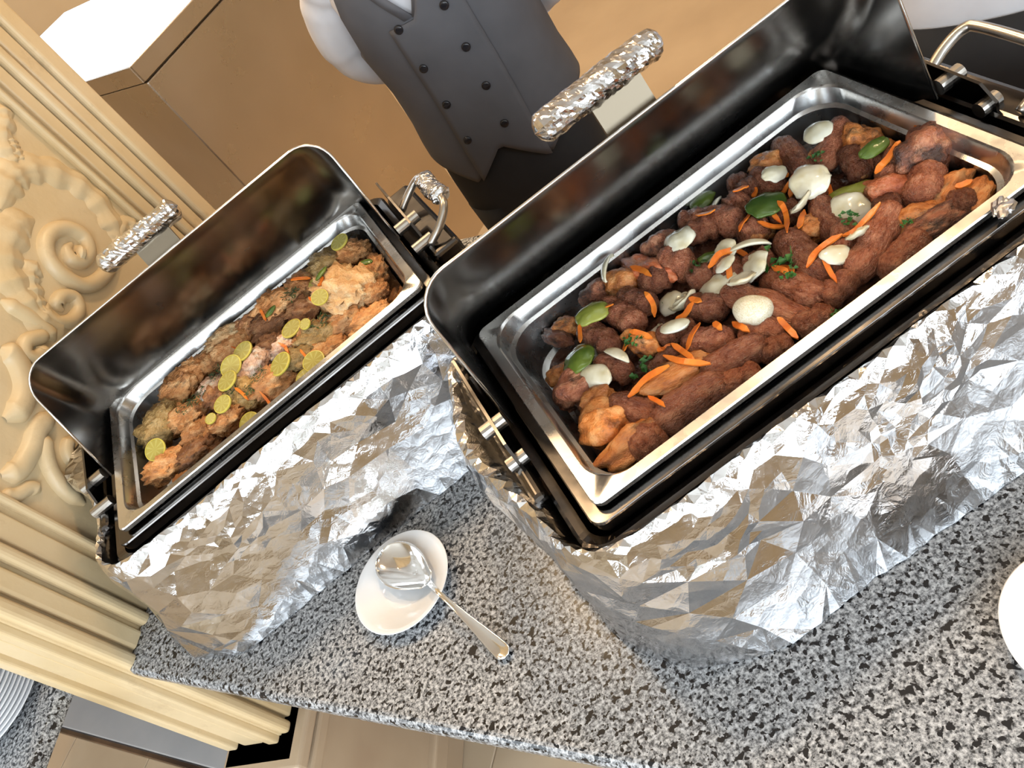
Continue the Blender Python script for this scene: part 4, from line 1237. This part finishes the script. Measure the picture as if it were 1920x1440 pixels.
for i, (k, x, y, rz, Wd, Hh, label) in enumerate(ONION):
    z = topmax(bvR, x, y, min(Wd, Hh) * .3, H1 - .035)
    a = math.radians(rz)
    tl = (R_.uniform(-.3, .3), R_.uniform(-.3, .3), a)
    if k == 'dome':
        me = lump_mesh('onion', 3, .06, .01, 1.0, 4)
        o = obj('onion_piece', me, M['onion'], None, True, (x, y, z + Hh * .18), (0, .1, a)); o.scale = (Wd * 1.05, Hh * 1.05, Hh * .8)
    elif k == 'spiral':
        v, f = [], []
        parts = []
        for q, s in ((0, 1.0), (1, .66), (2, .36)):
            d_, f_ = petal_data(1.5, 1.1, 10, 12, .08, q)
            ca, sa = math.cos(q * .9), math.sin(q * .9)
            parts.append(([((p[0] * ca - p[1] * sa) * Wd * s, (p[0] * sa + p[1] * ca) * Hh * s, (p[2] * .9 + q * .10) * Wd * s) for p in d_], f_))
        v, f = join(parts)
        o = obj('onion_piece', from_data('onion_piece', v, f), M['onion'], None, True, (x, y, z - .002), (2.6, .2, a))
        o.location.z = z + Wd * .38
        mod(o, 'SOLIDIFY', thickness=.003, offset=0)
    elif k == 'chunk':
        o = shell_obj('onion_piece', petal_data(.8, .8, 10, 12, .1, i), M['onion'], .005, (x, y, z + .001), tl, (Wd, Hh, (Wd + Hh) * .35))
    elif k == 'crescent':
        big_, sml = max(Wd, Hh), min(Wd, Hh)
        o = shell_obj('onion_piece', petal_data(.55, 1.25, 8, 14, .05, i), M['onion'], .003, (x, y, z + .001), (R_.uniform(-.7, -.3), 0, a if Wd > Hh else a), (big_, sml * .75, big_ * .45))
    else:
        cup = i % 5 in (1, 3)
        hgt = (Wd + Hh) * .36
        rot = (R_.uniform(.15, .5), R_.uniform(-.3, .3), a) if not cup else (R_.uniform(2.3, 2.7), R_.uniform(-.3, .3), R_.uniform(-.6, .6))
        o = shell_obj('onion_piece', petal_data(1.05, 1.0, 10, 12, .20, i), M['onion'], .0030, (x, y, z + (hgt * .55 if cup else 0)), rot, (Wd * 1.22, Hh * 1.22, hgt))
    tag(o, label, 'onion', 'cooked onion pieces in the big pan')
for i, (k, x, y, rz, Wd, Hh, label) in enumerate(PEPPER):
    z = topmax(bvR, x, y, min(Wd, Hh) * .3, H1 - .035)
    mat = M[{'square': 'pepper_dark', 'wedge': 'pepper_olive', 'olive': 'pepper_olive'}.get(k, 'pepper')]
    o = shell_obj('pepper_piece', petal_data(1.0, 1.0, 10, 12, .14, i + 30), mat, .0035, (x, y, z + .004), (R_.uniform(-.3, .3), R_.uniform(-.2, .2), math.radians(rz)), (Wd * 1.15, Hh * 1.15, (Wd + Hh) * (.30 if k != 'square' else .18)))
    tag(o, label, 'pepper', 'green pepper pieces in the big pan')
def shred(name, pts, bv, dflt, w_, label, group, tr=None):
    P = spline([(a, b, 0) for a, b in pts], 5)
    n = len(P)
    zs = []
    for p in P:
        q = tr(p) if tr else p
        zs.append(top(bv, q[0], q[1], dflt))
    base = sorted(zs)[-max(1, n // 3)]
    zs = [max(z, base - .006) for z in zs]
    for _ in range(4):
        zs = [max(zs[i], (zs[max(i - 1, 0)] + zs[min(i + 1, n - 1)]) / 2) for i in range(n)]
    rings = []
    tw = R_.uniform(-.5, .5)
    for i, p in enumerate(P):
        t = (P[min(i + 1, n - 1)] - P[max(i - 1, 0)]).normalized()
        s = Vector((-t.y, t.x, 0))
        u = i / (n - 1)
        e = max(.18, min(1, 5 * u + .15) * min(1, 4 * (1 - u) + .2))
        sd = (s * math.cos(tw) + Vector((0, 0, 1)) * math.sin(tw)) * w_ * e
        up = Vector((0, 0, .0011))
        q = Vector((tr(p) if tr else p)[:2]).to_3d(); q.z = zs[i] + .0022
        rings.append([q - sd - up, q + sd - up, q + sd + up, q - sd + up])
    c = sum((r[0] + r[2] for r in rings), Vector()) / (2 * n)
    v, f = loft([[p - c for p in r] for r in rings], True, True, True)
    o = obj(name, from_data(name, v, f), M['carrot'], None, False, c)
    tag(o, label, 'carrot', group)
for pts, label in CARROT:
    shred('carrot_shred', pts, bvR, H1 - .035, .0031, label, 'carrot shreds in the big pan')
TRL = lambda p: Lloc(p[0], p[1], 0)
for pts, label in SHRED:
    shred('carrot_shred', pts, bvL, H2 - .035, .0022, label, 'carrot shreds in the far pan', TRL)
def sprig(name, s, seed, mat, label, group, loc, fine):
    rr = random.Random(seed)
    parts = []
    for k in range(16 if not fine else 34):
        a = rr.uniform(0, 6.28); d = s * .45 * math.sqrt(rr.random())
        c = Vector((math.cos(a) * d, math.sin(a) * d, rr.uniform(0, s * .22)))
        ln = s * (rr.uniform(.16, .30) if not fine else rr.uniform(.16, .28)); wd = ln * (.45 if not fine else .15)
        b = rr.uniform(0, 6.28); t = Vector((math.cos(b), math.sin(b), rr.uniform(-.3, .5))).normalized(); sd = t.cross(Vector((0, 0, 1))).normalized(); up = sd.cross(t)
        parts.append(([c - t * ln * .5, c - t * ln * .1 + sd * wd + up * wd * .5, c + t * ln * .5, c - t * ln * .1 - sd * wd + up * wd * .5, c + t * ln * .1 - up * wd * .2], [(0, 1, 4), (1, 2, 4), (2, 3, 4), (3, 0, 4)]))
    parts.append(tube([(0, 0, 0), (s * .3, s * .1, s * .08), (s * .5, -s * .05, .001)], s * .018, 5))
    v, f = join(parts)
    o = obj(name, from_data(name, v, f), mat, None, False, loc)
    tag(o, label, 'herb', group)
for i, (x, y, s, label) in enumerate(HERB):
    sprig('parsley_sprig', s * 1.6, i, M['herb'], label, 'parsley in the big pan', (x, y, topmax(bvR, x, y, s * .3, H1 - .035)), False)
for i, (x, y, s, label) in enumerate(DILL):
    q = Lloc(x, y, 0)
    sprig('dill_sprig', s * 1.9, 50 + i, M['dill'], label, 'dill in the far pan', (q[0], q[1], topmax(bvL, q[0], q[1], s * .3, H2 - .035)), True)
# ---- lemon slices: flesh disc with its rind
v, f = revolve([(.0001, .5), (.86, .5), (.9, .4), (.9, -.4), (.86, -.5), (.0001, -.5)], 28)
lem_me = from_data('lemon_slice', v, f); lem_me.materials.append(M['lemon'])
v, f = revolve([(.9, .5), (.97, .5), (1.0, .3), (1.0, -.3), (.97, -.5), (.9, -.5), (.9, .5)], 28)
rind_me = from_data('rind', v, f); rind_me.materials.append(M['rind']); rind_me.polygons.foreach_set('use_smooth', [True] * len(rind_me.polygons))
for i, (x, y, rz, Wd, Hh, label) in enumerate(LEMON):
    q = Lloc(x, y, 0)
    r = max(Wd, Hh) * .5
    z = topmax(bvL, q[0], q[1], r * .6, H2 - .035)
    tilt = max(.05, math.asin(min(1, min(Wd, Hh) / 1.15 / max(Wd, Hh) + .02)) - .48) * .75
    o = obj('lemon_slice', lem_me, None, None, None, (q[0], q[1], z + .004 + r * math.sin(tilt) * .5))
    o.scale = (r, r, .0035)
    o.rotation_euler = (tilt, R_.uniform(-.15, .15), R_.uniform(-.2, .2))
    obj('rind', rind_me, None, o)
    tag(o, label, 'lemon slice', 'lemon slices on the fried chicken')
for i, (x, y, rz, Wd, Hh, label) in enumerate(CUKE):
    q = Lloc(x, y, 0)
    z = topmax(bvL, q[0], q[1], min(Wd, Hh) * .3, H2 - .035)
    o = shell_obj('pepper_slice', petal_data(.9, 1.1, 8, 12, .05, i), M['pepper'], .0025, (q[0], q[1], z), (R_.uniform(-.3, .3), 0, math.radians(rz) + LY), (Wd, Hh, (Wd + Hh) * .2))
    tag(o, label, 'pepper', 'green pepper slices on the fried chicken')
# ---------------------------------------------------------------- saucers, spoon, plates, foil scrap
sau = [(.0001, .0035), (.030, .0035), (.036, .0045), (.050, .0095), (.066, .0150), (.0735, .0175), (.0745, .0172), (.0740, .0160), (.062, .0110), (.046, .0050), (.036, .0010), (.030, .0), (.0001, .0005)]
def saucer(loc, label, sc_=1.0):
    v, f = revolve(sau, 64)
    o = obj('saucer', from_data('saucer', v, f), M['porcelain'], None, True, loc)
    o.scale = (sc_,) * 3
    return tag(o, label, 'saucer', 'white saucers on the granite')
saucer((-.5570, .0900, .0006), 'white porcelain saucer holding the steel serving spoon', 1.02)
saucer((.0215, -.4255, .0006), 'white porcelain saucer cut off by the right edge of the photo')
# serving spoon
tip = Vector((-.5695, .1490, .026)); neck = Vector((-.5190, .0560, .021)); end = Vector((-.4690, -.0970, .006))
ax = (neck - tip); ln = ax.length; ax.normalize(); sd = ax.cross(Vector((0, 0, 1))).normalized(); up = sd.cross(ax)
spoon = tag(empty('serving_spoon', tuple(neck)), 'large steel serving spoon resting on the white saucer', 'spoon')
v, f = [], []
n, m = 22, 20
for j in range(m + 1):
    t = j / m
    wd = .0315 * (math.sin(math.pi * min(1, t ** .80)) ** .62 if 0 < t < 1 else 0) + .001 + .004 * sm(.85, 1, t)
    for i in range(n + 1):
        a = -1 + 2 * i / n
        depth = .0135 * (1 - a * a) * math.sin(math.pi * min(.97, max(.03, t))) ** .7
        p = tip + ax * (t * ln) + sd * (a * wd) - up * depth
        v.append(tuple(p - neck))
for j in range(m):
    for i in range(n):
        k = j * (n + 1) + i
        f.append((k, k + 1, k + n + 2, k + n + 1))
o = obj('bowl', from_data('bowl', v, f), M['spoon'], spoon, True)
mod(o, 'SOLIDIFY', thickness=.0014, offset=0)
hs = [(0, .0055, .0), (.06, .0042, .009), (.2, .0034, .015), (.4, .0042, .0125), (.6, .0065, .007), (.8, .0098, .002), (.92, .0112, .0), (.97, .0100, 0), (1.0, .0045, 0)]
ha = (end - neck); hl = ha.length; ha.normalize(); hsd = ha.cross(Vector((0, 0, 1))).normalized(); hup = hsd.cross(ha)
rings = []
for t, wd, lift in hs:
    c = ha * (t * hl) + hup * lift
    th = .0016
    rings.append([tuple(c + hsd * (a * wd) + hup * z) for a, z in ((-1, 0), (-.86, th * 1.3), (-.7, th * .7), (0, th), (.7, th * .7), (.86, th * 1.3), (1, 0), (.8, -th), (0, -th), (-.8, -th))])
P_ = []
for k in range(10):
    P_.append(spline([r[k] for r in rings], 5))
rr2 = [[P_[k][i] for k in range(10)] for i in range(len(P_[0]))]
v, f = loft(rr2, True, True, True)
obj('handle', from_data('handle', v, f), M['spoon'], spoon, True)
# stack of plates
v, f = revolve([(.0001, .004), (.055, .004), (.066, .006), (.085, .0135), (.106, .0175), (.1075, .0170), (.1070, .0155), (.088, .0105), (.066, .002), (.06, .0), (.0001, .001)], 72)
pm = from_data('dinner_plate', v, f); pm.materials.append(M['porcelain']); pm.polygons.foreach_set('use_smooth', [True] * len(pm.polygons))
NP = 14
ordn = ['lowest', 'second', 'third', 'fourth', 'fifth', 'sixth', 'seventh', 'eighth', 'ninth', 'tenth', 'eleventh', 'twelfth', 'thirteenth', 'topmost']
for k in range(NP):
    o = obj('dinner_plate', pm, None, None, None, (-1.344 + R_.uniform(-.0012, .0012), .447 + R_.uniform(-.0012, .0012), .0008 + k * .0078))
    tag(o, 'white dinner plate, %s%s of the plate stack' % (ordn[k], ' from the bottom' if 0 < k < NP - 1 else ''), 'plate', 'stacked white dinner plates')
# scrap of foil stuck on the rim
me = lump_mesh('foil_scrap', 5, .5, .25, .6, 3, .2); me.materials.append(M['foil'])
o = obj('foil_scrap', me, None, None, False, (.196, -.1700, H1 + .004), (0, .2, .6)); o.scale = (.030, .016, .014)
tag(o, 'crumpled scrap of foil stuck on the front rim of the kebab pan', 'foil')

# ---------------------------------------------------------------- people
M['vest'] = m_veg('grey_waistcoat_cloth', (.082, .080, .088), (.112, .108, .118), 0.75, 8)
M['shirt'] = m_veg('white_shirt_cloth', (.66, .64, .66), (.76, .74, .76), 0.8, 10)
M['trouser'] = m_veg('black_trouser_cloth', (.010, .010, .012), (.016, .016, .018), 0.8, 12)
M['button'] = plain('dark_button', (.012, .012, .016), 0.2)
M['skin'] = plain('skin', (.36, .19, .12), 0.5, 0, Subsurface_Weight=0.1)
M['hair'] = plain('dark_hair', (.012, .009, .008), 0.45)
M['shoe'] = plain('black_shoe', (.012, .012, .012), 0.25)
def skin_body(root, joints, edges, radii, mat, name='body'):
    me = bpy.data.meshes.new(name)
    me.from_pydata(joints, edges, [])
    me.materials.append(mat)
    o = obj(name, me, None, root)
    mod(o, 'SKIN', use_smooth_shade=True)
    for i, r in enumerate(radii):
        me.skin_vertices[0].data[i].radius = (r, r) if not isinstance(r, tuple) else r
    me.skin_vertices[0].data[0].use_root = True
    mod(o, 'SUBSURF', levels=1, render_levels=2)
    return o
def head(root, z, fwd=-1):
    bm = bmesh.new()
    bmesh.ops.create_icosphere(bm, subdivisions=4, radius=1)
    for vt in bm.verts:
        x, y, zz = vt.co
        vt.co = Vector((x * .076 * (1 - .18 * max(0, -zz)), y * .096, zz * .118))
        if y < -.3:
            vt.co.y -= .020 * math.exp(-((x / .16) ** 2 + ((zz + .12) / .22) ** 2))       # nose
            vt.co.y += .010 * math.exp(-(((abs(x) - .42) / .2) ** 2 + ((zz - .08) / .12) ** 2))  # eye sockets
            vt.co.y -= .006 * math.exp(-((x / .35) ** 2 + ((zz + .48) / .07) ** 2))       # lips
            vt.co.y -= .008 * math.exp(-((x / .3) ** 2 + ((zz + .85) / .2) ** 2))         # chin
    h_ = obj('head', bm, M['skin'], root, True, (0, 0, z))
    for s in (-1, 1):
        b = bmesh.new(); bmesh.ops.create_uvsphere(b, u_segments=12, v_segments=8, radius=.012)
        obj('eye', b, M['porcelain'], h_, True, (s * .031, -.078, .010))
        b = bmesh.new(); bmesh.ops.create_uvsphere(b, u_segments=10, v_segments=6, radius=.0055)
        obj('iris', b, M['hair'], h_, True, (s * .031, -.0875, .010))
        b = bmesh.new(); bmesh.ops.create_icosphere(b, subdivisions=3, radius=1)
        for vt in b.verts:
            vt.co = Vector((vt.co.x * .010, vt.co.y * .020, vt.co.z * .032))
        obj('ear', b, M['skin'], h_, True, (s * .075, .008, -.005))
    bm = bmesh.new(); bmesh.ops.create_icosphere(bm, subdivisions=4, radius=1)
    bmesh.ops.delete(bm, geom=[v for v in bm.verts if v.co.z < .22 - .9 * max(0, v.co.y) and v.co.y > -2 and not (v.co.y > .1 and v.co.z > -.45)], context='VERTS')
    for vt in bm.verts:
        vt.co = Vector((vt.co.x * .083, vt.co.y * .103 + .004, vt.co.z * .127))
    ho = obj('hair', bm, M['hair'], h_, True)
    mod(ho, 'SOLIDIFY', thickness=.006, offset=-1)
    return h_
def torso_ring(cx, cy, rx, ry, z, n=48, zf=None, pw=2.4):
    out = []
    for k in range(n):
        a = 2 * math.pi * k / n
        c, s = math.cos(a), math.sin(a)
        x = math.copysign(abs(c) ** (2 / pw), c) * rx
        y = math.copysign(abs(s) ** (2 / pw), s) * ry
        out.append((cx + x, cy + y, z if zf is None else z + zf(x, y)))
    return out
def loft_obj(name, rings, mat, root, thick=0.0, cap=False, closed=True):
    v, f = loft(rings, closed, cap, cap)
    o = obj(name, from_data(name, v, f), mat, root, True)
    if thick:
        mod(o, 'SOLIDIFY', thickness=thick, offset=1)
    return o
def hand(parent, wrist, dirv, side):
    """palm with four fingers and a thumb, lightly curled"""
    wv = Vector(wrist); d = Vector(dirv).normalized(); s = d.cross(Vector((0, 0, 1))).normalized() * side; u = s.cross(d)
    J = [wv - d * .02, wv + d * .02, wv + d * .075]
    E_ = [(0, 1), (1, 2)]; Rr = [(.024, .018), (.034, .016), (.038, .014)]
    for k, (of, l) in enumerate(((-.028, .066), (-.009, .078), (.010, .074), (.028, .058))):
        b0 = len(J)
        J += [wv + d * .082 + s * of, wv + d * (.082 + l * .5) + s * of * 1.1 - u * .010, wv + d * (.082 + l * .85) + s * of * 1.1 - u * .030]
        E_ += [(2, b0), (b0, b0 + 1), (b0 + 1, b0 + 2)]; Rr += [.0098, .0088, .0075]
    b0 = len(J)
    J += [wv + d * .030 + s * .036, wv + d * .058 + s * .058, wv + d * .082 + s * .060 - u * .008]
    E_ += [(1, b0), (b0, b0 + 1), (b0 + 1, b0 + 2)]; Rr += [.012, .0105, .009]
    return skin_body(parent, [tuple(j) for j in J], E_, Rr, M['skin'], 'hand')
def person(label, loc, rz, vest, arm_back=True, scale=1.0, floor=FZ):
    root = tag(empty('person', (loc[0], loc[1], floor), rz), label, 'person', 'kitchen servers')
    root.scale = (scale,) * 3
    # coordinates from here: z from the floor, facing -y
    sh = 1.47
    J = [(0, .01, .98), (0, .0, 1.15), (0, .01, 1.32), (0, .015, 1.44), (0, .015, 1.54), (-.10, .01, .92), (-.11, .0, .50), (-.11, .02, .10), (.10, .01, .92), (.11, .0, .50), (.11, .02, .10),
         (-.125, .02, 1.41), (-.226, .065, 1.26), (-.13, .155, 1.15), (.125, .02, 1.41), (.226, .065, 1.26), (.13, .155, 1.15), (-.11, -.11, .04), (.11, -.11, .04)]
    E_ = [(0, 1), (1, 2), (2, 3), (3, 4), (0, 5), (5, 6), (6, 7), (0, 8), (8, 9), (9, 10), (3, 11), (11, 12), (12, 13), (3, 14), (14, 15), (15, 16), (7, 17), (10, 18)]
    Rr = [(.12, .08), (.12, .08), (.11, .07), (.05, .04), .048, .075, .052, .036, .075, .052, .036, .032, .026, .022, .032, .026, .022, .03, .03]
    body = skin_body(root, J, E_, Rr, M['skin'])
    head(root, 1.665)
    # shirt
    rings = [torso_ring(0, .01, rx, ry, z) for z, rx, ry in ((.93 if vest else .885, .172 if vest else .192, .118 if vest else .138), (1.0, .170, .115), (1.08, .160, .108), (1.18, .162, .110), (1.28, .174, .116), (1.38, .180, .112), (1.44, .165, .098), (1.48, .110, .080), (1.51, .062, .062), (1.545, .057, .058))]
    shirt = loft_obj('shirt', rings, M['shirt'], root)
    for s in (-1, 1):
        pts = spline([(s * .135, .02, 1.445), (s * .190, .035, 1.39), (s * .230, .05, 1.31), (s * .232, .075, 1.235), (s * .195, .115, 1.18), (s * .14, .15, 1.15)] if arm_back else
                     [(s * .135, .02, 1.445), (s * .19, .02, 1.36), (s * .225, .01, 1.24), (s * .225, -.05, 1.14), (s * .20, -.16, 1.10), (s * .17, -.24, 1.10)], 6)
        n = len(pts)
        rad = [(.064 - .018 * i / n) * (1 + .13 * noise.noise(Vector((i * .55, s * 9, 3)))) for i in range(n)]
        v, f = tube(pts, rad, 20)
        sl = obj('sleeve', from_data('sleeve', v, f), M['shirt'], shirt, True)
        mod(sl, 'SUBSURF', levels=1, render_levels=1)
        v, f = tube([pts[-1] + (pts[-2] - pts[-1]) * .9, pts[-1], pts[-1] + (pts[-1] - pts[-2]) * .6], [.050, .050, .046], 20)
        obj('cuff', from_data('cuff', v, f), M['shirt'], shirt, True)
        w0 = pts[-1]; dd = (pts[-1] - pts[-3]).normalized()
        hand(root, tuple(w0 + dd * .03), tuple(dd), s)
    if vest:
        def hem(x, y):     # two points in front, level behind
            if y > 0:
                return .0
            xx = abs(x)
            return -.075 * max(0, 1 - abs(xx - .085) / .085)
        rows = ((1.02, .184, .128), (1.05, .182, .126), (1.10, .175, .121), (1.18, .172, .119), (1.28, .182, .124), (1.34, .186, .123), (1.38, .188, .120), (1.44, .174, .106), (1.48, .120, .088))
        nn = 128
        def ztop(x, front):
            ax_ = abs(x)
            side = 1.475 - (1.475 - 1.275) * sm(.112, .160, ax_)
            if front:
                return min(side, 1.322 + max(0, abs(x + .012) - .004) / .60)
            return side
        def ring_at(z):
            z = min(max(z, rows[0][0]), rows[-1][0])
            for i in range(len(rows) - 1):
                if z <= rows[i + 1][0]:
                    t = (z - rows[i][0]) / (rows[i + 1][0] - rows[i][0])
                    return rows[i][1] * (1 - t) + rows[i + 1][1] * t, rows[i][2] * (1 - t) + rows[i + 1][2] * t
        cols = []
        for k in range(nn):
            a = 2 * math.pi * k / nn
            c, s = math.cos(a), math.sin(a)
            fx_, fy_ = math.copysign(abs(c) ** (2 / 2.4), c), math.copysign(abs(s) ** (2 / 2.4), s)
            x0 = fx_ * .176
            zb = 1.02 + hem(x0, s); zt = ztop(x0, s < 0)
            col = []
            for q in range(37):
                z = zb + (zt - zb) * q / 36
                rx, ry = ring_at(z)
                col.append((fx_ * rx, .01 + fy_ * ry, z))
            cols.append(col)
        rings = [[cols[k][i] for k in range(nn)] for i in range(37)]
        v, f = loft(rings, True)
        vo = obj('waistcoat', from_data('waistcoat', v, f), M['vest'], root, True)
        mod(vo, 'SOLIDIFY', thickness=.006, offset=1)
        # overlapping front panel, a few millimetres proud
        def surf(x, z):
            best = None
            zz = min(max(z, 1.02), 1.44)
            for i in range(len(rows) - 1):
                if rows[i][0] <= zz <= rows[i + 1][0]:
                    t = (zz - rows[i][0]) / (rows[i + 1][0] - rows[i][0])
                    rx = rows[i][1] * (1 - t) + rows[i + 1][1] * t; ry = rows[i][2] * (1 - t) + rows[i + 1][2] * t
            return .01 - ry * (max(0, 1 - abs(x / rx) ** 2.4)) ** (1 / 2.4)
        v, f = [], []
        nx, nz = 14, 26
        for j in range(nz + 1):
            t = j / nz
            for i in range(nx + 1):
                q = i / nx
                x0 = -.076 + .008 * t; x1 = .088
                x = x0 + (x1 - x0) * q
                zb = 1.015 + hem(x, -1)
                zt = 1.318 if x < -.01 else 1.318 + (x + .01) * 1.5
                z = zb + (zt - zb) * t
                v.append((x, surf(x, z) - .009, z))
        for j in range(nz):
            for i in range(nx):
                k = j * (nx + 1) + i
                f.append((k, k + 1, k + nx + 2, k + nx + 1))
        fp = obj('front_panel', from_data('front_panel', v, f), M['vest'], vo, True)
        mod(fp, 'SOLIDIFY', thickness=.003, offset=0)
        for r_ in range(4):
            for cx_ in (-.052, .040):
                z = 1.055 + r_ * .0865
                vv, ff = revolve([(.0001, .0035), (.006, .0035), (.0085, .0025), (.009, 0), (.0001, 0)], 20)
                obj('button', from_data('button', vv, ff), M['button'], vo, True, (cx_ + (.006 if cx_ > 0 else .002) * (r_ - 1), surf(cx_, z) - .0115, z), (math.pi / 2, 0, 0))
        for s in (-1, 1):   # lapel bands beside the neckline
            pts = [(-.012 + s * (.004 + .62 * (z - 1.325)), z) for z in (1.322, 1.36, 1.40, 1.44)]
            rings = [[(x + s * o_, surf(x + s * o_, z) - .0085 + dy, z) for o_, dy in ((-.004, 0), (.016, -.001), (.016, .004), (-.004, .004))] for x, z in pts]
            loft_obj('lapel', rings, M['vest'], vo, 0, True)
    # trousers
    tr = [torso_ring(0, .01, .176 if vest else .160, .122 if vest else .100, 1.0), torso_ring(0, .01, .180 if vest else .165, .126 if vest else .108, .94), torso_ring(0, .012, .182, .130, .86), torso_ring(0, .012, .178, .122, .80)]
    tro = loft_obj('trousers', tr, M['trouser'], root)
    for s in (-1, 1):
        rings = [torso_ring(s * cx, .012, rx, ry, z, 28, None, 2.1) for z, cx, rx, ry in ((.86, .088, .094, .122), (.76, .092, .090, .108), (.62, .100, .080, .092), (.48, .106, .070, .080), (.30, .110, .064, .074), (.08, .112, .060, .074))]
        loft_obj('trouser_leg', rings, M['trouser'], tro, 0, True)
        bm = box_bm(s * .112 - .045, s * .112 + .045, -.17, .08, 0, .085, .03, 3)
        obj('shoe', bm, M['shoe'], root, True)
    if not vest:      # long black apron over the trousers
        rings = []
        for z, rx, ry in ((.90, .200, .148), (.80, .215, .165), (.60, .225, .175), (.38, .235, .185)):
            r = torso_ring(0, .01, rx, ry, z, 64)
            rings.append([r[k] for k in range(24, 72 + 1) if k < 64] + [r[k] for k in range(0, 9)])
        loft_obj('apron', rings, M['trouser'], root, .004, False, False)
    return root
person('server in grey double-breasted waistcoat and white shirt, hands behind the back', (.040, 1.000, 0), -.48, True)
person('second server at the right edge in pale shirt and long black apron', (.82, .50, 0), -.9, False, True, 1.0)
